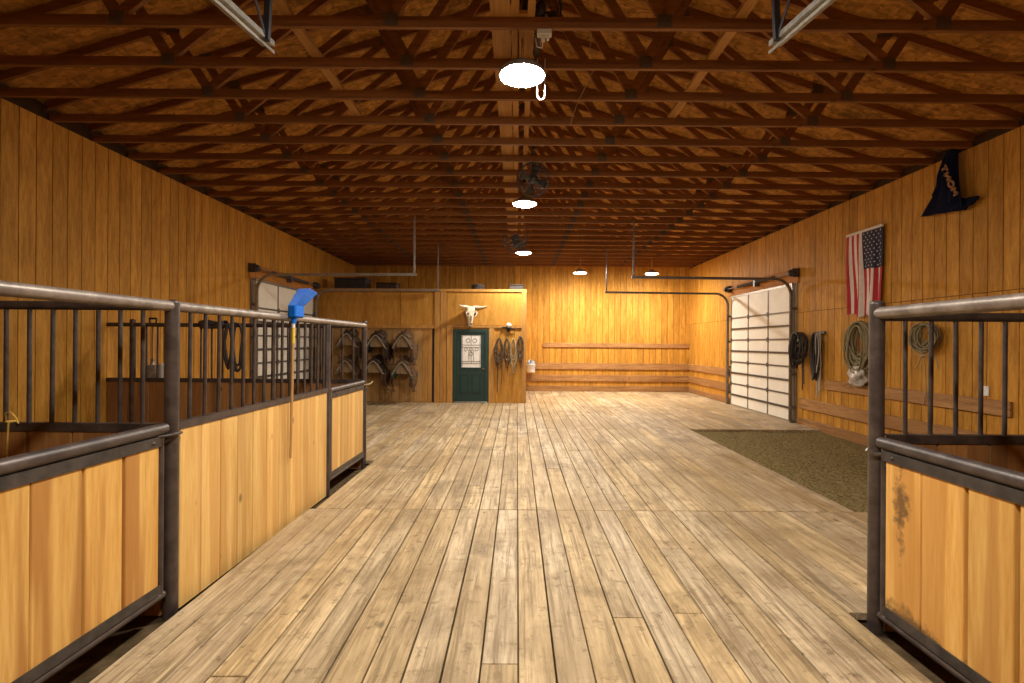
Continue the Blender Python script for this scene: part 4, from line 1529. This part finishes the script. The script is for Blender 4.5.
for (pa, pt, w, h, n, mat, lab, r) in ((499.3, 338, 0.205, 0.86, 11, 'rope_dark', 'thick dark bridle, leftmost of the four hanging beside the green door', 0.013),
                                       (507.0, 338, 0.165, 0.84, 6, 'rope_dark', 'brown rope bridle, second of four right of the green door', 0.012),
                                       (513.5, 338.5, 0.165, 0.98, 7, 'rope', 'tangled pale headstall, third of four right of the green door', 0.010),
                                       (520.2, 336, 0.16, 0.78, 7, 'rope_dark', 'short brown bridle, rightmost of four at the tack room corner', 0.012)):
    c = atY(pa, pt, Yw)
    t = thing('bridle', lab, 'bridle', c, group='bridles beside the green door')
    m = MB()
    loops(m, c + WB_N * 0.012, WB_U, UZ, WB_N, w, h, n, r, jit=0.5, depth=0.10, pinch=0.45)
    m.build('headstall', [mat], t)
    m = MB()
    if pa < 500:
        hang(m, [c + V((-.03, -.05, -.7)), c + V((-.04, -.04, -1.1)), c + V((-.04, -.04, -1.48))], 0.013)
        hang(m, [c + V((.08, -.05, -.6)), c + V((.085, -.04, -1.0)), c + V((.07, -.04, -1.26))], 0.012)
    elif pa > 512 and pa < 515:
        hang(m, [c + V((.02, -.05, -.8)), c + V((-.05, -.04, -.98)), c + V((-.14, -.03, -1.03))], 0.009)
    else:
        hang(m, [c + V((.03, -.05, -.4)), c + V((.05, -.04, -.6)), c + V((.02, -.04, -h - .08))], 0.009)
    m.build('rein', [mat], t)
    m = MB()
    for s in (-1, 1):
        cc = c + V((s * w * .35, -.07, -h * .68))
        m.tube([cc + V((.028 * math.cos(a * PI / 5), 0, .028 * math.sin(a * PI / 5))) for a in range(10)], 0.005, 6, closed=True)
    m.tube([c + V((-w * .35, -.07, -h * .68)), c + V((0, -.075, -h * .7)), c + V((w * .35, -.07, -h * .68))], 0.006, 6)
    m.build('bit', ['galv'], t)
    hook(MB(), c + V((0, 0, -.02)), WB_N).build('hook', ['black'], t)

# white bucket on the end wall
c = V((0.47, B - 0.215, 0.66))
t = thing('bucket', 'white bucket stuffed with grey rags on the end wall beside the tack room', 'bucket', c)
m = MB()
m.lathe([(0.0, 0.0), (0.145, 0.0), (0.148, 0.01), (0.163, 0.25), (0.170, 0.255), (0.170, 0.27), (0.161, 0.27), (0.158, 0.25), (0.14, 0.02), (0, 0.015)], c, seg=28)
m.build('pail', ['white'], t)
m = MB()
m.tube([c + V((-.168, 0, .255)), c + V((-.13, -.12, .16)), c + V((0, -.172, .13)), c + V((.13, -.12, .16)), c + V((.168, 0, .255))], 0.004, 6)
m.tube([c + V((0, .16, .255)), c + V((0, .178, .27))], 0.008, 6)
m.build('bail', ['galv'], t)
m = MB()
def rag(u, v):
    a = u * 2 * PI
    r = 0.15 * math.cos(v * PI / 2) ** .6
    return c + V((r * math.cos(a), r * math.sin(a), 0.24 + 0.13 * math.sin(v * PI / 2) * (1 + .35 * math.sin(3 * a + 4 * v) + .2 * math.sin(5 * a + 1))))
m.grid(rag, 26, 10)
tag(m.build('rags', ['cloth_grey']), 'crumpled grey blue rags in the white bucket', 'rags')

# ------------------------------------------------------------------ saddles on wall racks
def make_rack():
    t = thing('saddle_rack', 'wooden saddle rack', 'saddle rack', (0, 0, 0), group='wooden saddle racks')
    m = MB()
    m.box((-0.045, -0.52, -0.1), (0.045, 0.0, -0.03), ch=0.006)
    m.build('arm', ['rackwood'], t, local=True)
    m = MB()
    m.prism([(-0.155, -0.56, -0.30), (0.155, -0.56, -0.30), (0.155, -0.56, -0.16), (0.04, -0.56, -0.045), (-0.04, -0.56, -0.045), (-0.155, -0.56, -0.16)], (0, 0.035, 0))
    m.build('end_board', ['rackwood'], t, local=True)
    m = MB()
    m.box((-0.12, -0.03, -0.36), (0.12, 0.0, 0.06), ch=0.006)
    m.build('back_board', ['rackwood'], t, local=True)
    return t


def make_saddle(leather, pad, label):
    """western saddle over a rack arm; nose end faces -y; origin at the top of the arch by the wall"""
    t = thing('western_saddle', label, 'saddle', (0, 0, 0), group='western saddles on the tack room wall')
    def arch(s, y, drop, half, zo=0.0):
        # s in -1..1 across
        a = abs(s)
        x = half * math.copysign(a ** 0.9, s)
        z = zo - drop * (a ** 1.35)
        return V((x, y, z))
    m = MB()
    m.grid(lambda u, v: arch(2 * u - 1, -0.66 + 0.6 * v, 0.33 + 0.05 * math.sin(v * PI), 0.25 + 0.02 * math.sin(v * PI), -0.005), 22, 10)
    m.build('fleece_lining', ['fleece'], t, local=True, solid=0.028)
    m = MB()
    m.grid(lambda u, v: arch(2 * u - 1, -0.655 + 0.59 * v, 0.31 + 0.06 * math.sin(v * PI), 0.262 + 0.02 * math.sin(v * PI), 0.026), 22, 10)
    m.build('skirt', [leather], t, local=True, solid=0.012)
    if pad:
        m = MB()
        m.grid(lambda u, v: arch(2 * u - 1, -0.60 + 0.54 * v, 0.43, 0.275, -0.02), 18, 6)
        m.build('saddle_pad', [pad], t, local=True, solid=0.02)
    # seat: dished between swell and cantle
    m = MB()
    def seat(u, v):
        s = 2 * u - 1
        y = -0.60 + 0.5 * v
        ridge = 0.05 - 0.045 * math.sin(v * PI) + 0.07 * max(0, (v - 0.72) / 0.28) ** 1.6
        half = 0.10 + 0.10 * math.sin(v * PI * .9)
        return V((s * half, y, 0.04 + ridge * (1 - 0.55 * s * s) - 0.10 * abs(s) ** 2.2))
    m.grid(seat, 14, 18)
    m.build('seat', [leather], t, local=True, solid=0.014)
    m = MB()
    m.tube([V((-.18, -.13, -.03)), V((-.14, -.10, .06)), V((-.07, -.085, .115)), V((0, -.08, .13)), V((.07, -.085, .115)), V((.14, -.10, .06)), V((.18, -.13, -.03))], [0.012, .017, .019, .02, .019, .017, .012], 10)
    m.build('cantle', [leather], t, local=True)
    m = MB()
    m.tube([V((-.17, -.55, -.08)), V((-.11, -.56, .005)), V((0, -.565, .045)), V((.11, -.56, .005)), V((.17, -.55, -.08))], [.02, .035, .038, .035, .02], 12)
    m.build('swell', [leather], t, local=True)
    m = MB()
    m.tube([V((0, -.56, .03)), V((0, -.575, .07)), V((0, -.585, .095))], [.026, .018, .018], 12)
    m.lathe([(0, 0), (.034, .002), (.04, .014), (.03, .028), (0, .032)], V((0, -.587, .093)), (0, -.35, 1), 16)
    m.build('horn', [leather], t, local=True)
    for s in (-1, 1):
        m = MB()
        def fender(u, v, s=s):
            w = 0.06 + 0.10 * math.sin(v * PI * .9)
            return V((s * (0.262 + .035 * math.sin(v * 2) + (u - .5) * .66 * w), -0.40 + (u - .5) * 1.5 * w, -0.20 - 0.42 * v))
        m.grid(fender, 6, 10)
        m.build('fender', [leather], t, local=True, solid=0.010)
        m = MB()
        x = s * 0.285
        m.tube([V((x, -.43, -.78)), V((x, -.42, -.68)), V((x, -.395, -.62)), V((x, -.345, -.62)), V((x, -.32, -.68)), V((x, -.31, -.78))], 0.012, 8)
        m.box((x - .055, -.435, -.795), (x + .055, -.305, -.77), ch=0.006)
        m.build('stirrup', ['leather_tan'], t, local=True)
    m = MB()
    m.grid(lambda u, v: V((0.15 + 0.16 * u + 0.02 * math.sin(v * 5), -0.30 + 0.16 * u, -0.24 - 0.40 * v - 0.05 * math.sin(u * PI))), 6, 8)
    m.build('cinch', ['strap'], t, local=True, solid=0.014)
    m = MB()
    for k in range(4):
        x = 0.2 + 0.03 * k
        m.tube([V((x, -.62 + .04 * k, -.22)), V((x + .01, -.62 + .03 * k, -.5)), V((x - .01, -.6 + .03 * k, -.62 - .1 * (k % 2)))], .007, 6)
    m.tube([V((-.2, -.64, -.25)), V((-.21, -.63, -.5)), V((-.2, -.62, -.66))], .008, 6)
    m.build('saddle_strings', ['leather_tan'], t, local=True)
    return t


spots = [('A', 346.0, 332.3), ('B', 375.3, 334.0), ('C', 401.9, 334.2), ('A', 344.6, 359.6), ('B', 373.0, 359.8), ('C', 401.2, 361.2)]
cfg = [('leather', None, 'dark saddle on the upper rack farthest left, behind the stall bars'),
       ('leather', 'pad_blue', 'black saddle with dark blue pad on the middle upper rack'),
       ('leather_tan', None, 'brown saddle on the upper rack nearest the green door'),
       ('leather_tan', None, 'worn brown saddle on the lower rack farthest left, behind the stall bars'),
       ('leather', None, 'dark saddle with hanging straps on the middle lower rack'),
       ('leather_tan', 'pad_teal', 'brown saddle with teal pad on the lower rack nearest the green door')]
racks = ['upper left', 'upper middle', 'upper right', 'lower left', 'lower middle', 'lower right']
rk = make_rack()
for i, (col, px, py) in enumerate(spots):
    p = atY(px, py, 13.12)
    loc = (p.x, TY - 0.006, p.z - 0.04)
    if i == 0:
        rk.location = (loc[0], loc[1], loc[2] + 0.0)
        rk['label'] = 'wooden wall rack under the %s saddle' % racks[i]
    else:
        dup(rk, loc, 0, 'wooden wall rack under the %s saddle' % racks[i])
    s = make_saddle(cfg[i][0], cfg[i][1], cfg[i][2])
    s.location = (loc[0], loc[1], loc[2] + 0.01)

# ------------------------------------------------------------------ tools and straps behind the left stalls
Yd = 6.83
p = atY(153, 318.5, Yd + .075)
t = thing('shovel', 'D-handled shovel with grey blade behind the far left stall divider', 'shovel', p)
m = MB()
m.tube([p + V((-.05, 0, -.0)), p + V((.05, 0, 0))], 0.014, 8)
m.tube([p + V((-.05, 0, 0)), p + V((-.045, 0, -.05)), p + V((0, 0, -.11)), p + V((.045, 0, -.05)), p + V((.05, 0, 0))], 0.010, 8)
m.build('grip', ['black'], t)
m = MB()
m.tube([p + V((0, 0, -.10)), p + V((0, 0, -.5)), p + V((0, .0, -.72))], 0.016, 10)
m.build('shaft', ['handle'], t)
m = MB()
def blade(u, v):
    s = 2 * u - 1
    w = 0.085 + 0.05 * min(1, v * 4) - 0.02 * max(0, v - .8) * 5
    return p + V((s * w, -.02 - .05 * (1 - s * s) * (1 - v * .5) + .03, -.64 - .38 * v))
m.grid(blade, 12, 10)
m.tube([p + V((0, 0, -.56)), p + V((0, -.02, -.72))], [.022, .028], 10)
m.build('blade', ['alu'], t, solid=0.004)

p = atY(164.6, 330, Yd + .08)
t = thing('scoop', 'pale metal scoop beside the shovel behind the far left divider', 'scoop', p)
m = MB()
m.tube([p + V((0, 0, .06)), p + V((0, 0, -.2)), p + V((0, 0, -.5))], 0.014, 8)
m.build('shaft', ['handle'], t)
m = MB()
def bowl(u, v):
    s = 2 * u - 1
    return p + V((s * (.07 + .02 * v), -.05 * (1 - s * s), -.46 - .28 * v))
m.grid(bowl, 10, 8)
m.build('bowl', ['white'], t, solid=0.004)

# straps hanging from the divider rail
p = atY(235, 326, Yd - .03)
t = thing('lead_rope_bundle', 'black looped straps hanging on the far left stall divider', 'straps', p)
m = MB()
loops(m, V((p.x - .06, Yd - .06, RL + .02)), WB_U, UZ, WB_N, 0.09, 0.72, 4, 0.016, jit=.2, depth=.03)
loops(m, V((p.x + .07, Yd - .06, RL + .02)), WB_U, UZ, WB_N, 0.13, 0.70, 4, 0.014, jit=.25, depth=.03)
m.build('straps', ['strap'], t)
m = MB()
m.tube([V((p.x - .12, Yd - .05, RL - .02)), V((p.x, Yd - .06, RL + .025)), V((p.x + .12, Yd - .05, RL - .02))], 0.022, 8)
m.build('tie', ['strap'], t)
a, b = atY(201, 321, Yd).x, atY(226, 321, Yd).x
m = MB()
def roll(u, v):
    a_ = u * 2 * PI
    return V((a + (b - a) * v, Yd + .062 * math.cos(a_) * (1 + .1 * math.sin(9 * v)), RL + .0 + (.048 + .012 * math.sin(7 * v)) * math.sin(a_) + .012))
m.grid(roll, 16, 14)
def flap(u, v):
    return V((a + .02 + (b - a - .04) * u, Yd - .058 - .012 * math.sin(9 * u), RL + .02 - .07 * v))
m.grid(flap, 12, 4)
tag(m.build('folded_blanket', ['strap'], solid=0.006), 'folded black cloth draped over the far left divider rail', 'blanket')

# baling twine tied to the near left divider
c = atY(6.3, 412, 3.1)
m = MB()
rz = 1.14
m.tube([V((c.x, 3.10, rz)), V((c.x + .01, 3.085, rz + .06)), V((c.x + .045, 3.08, rz + .065)), V((c.x + .08, 3.08, rz + .03)), V((c.x + .09, 3.085, rz - .005))], 0.005, 6)
m.tube([V((c.x + .015 * math.cos(q * PI / 5), 3.13 - .003 + .03 * math.sin(q * PI / 5), rz)) for q in range(10)], 0.005, 6, closed=True)
m.tube([V((c.x + .02, 3.095, rz)), V((c.x + .025, 3.085, rz - .08)), V((c.x + .02, 3.085, rz - .2)), V((c.x + .03, 3.085, rz - .3))], 0.006, 6)
tag(m.build('baling_twine', ['twine']), 'yellow baling twine knotted on the near left divider', 'twine')
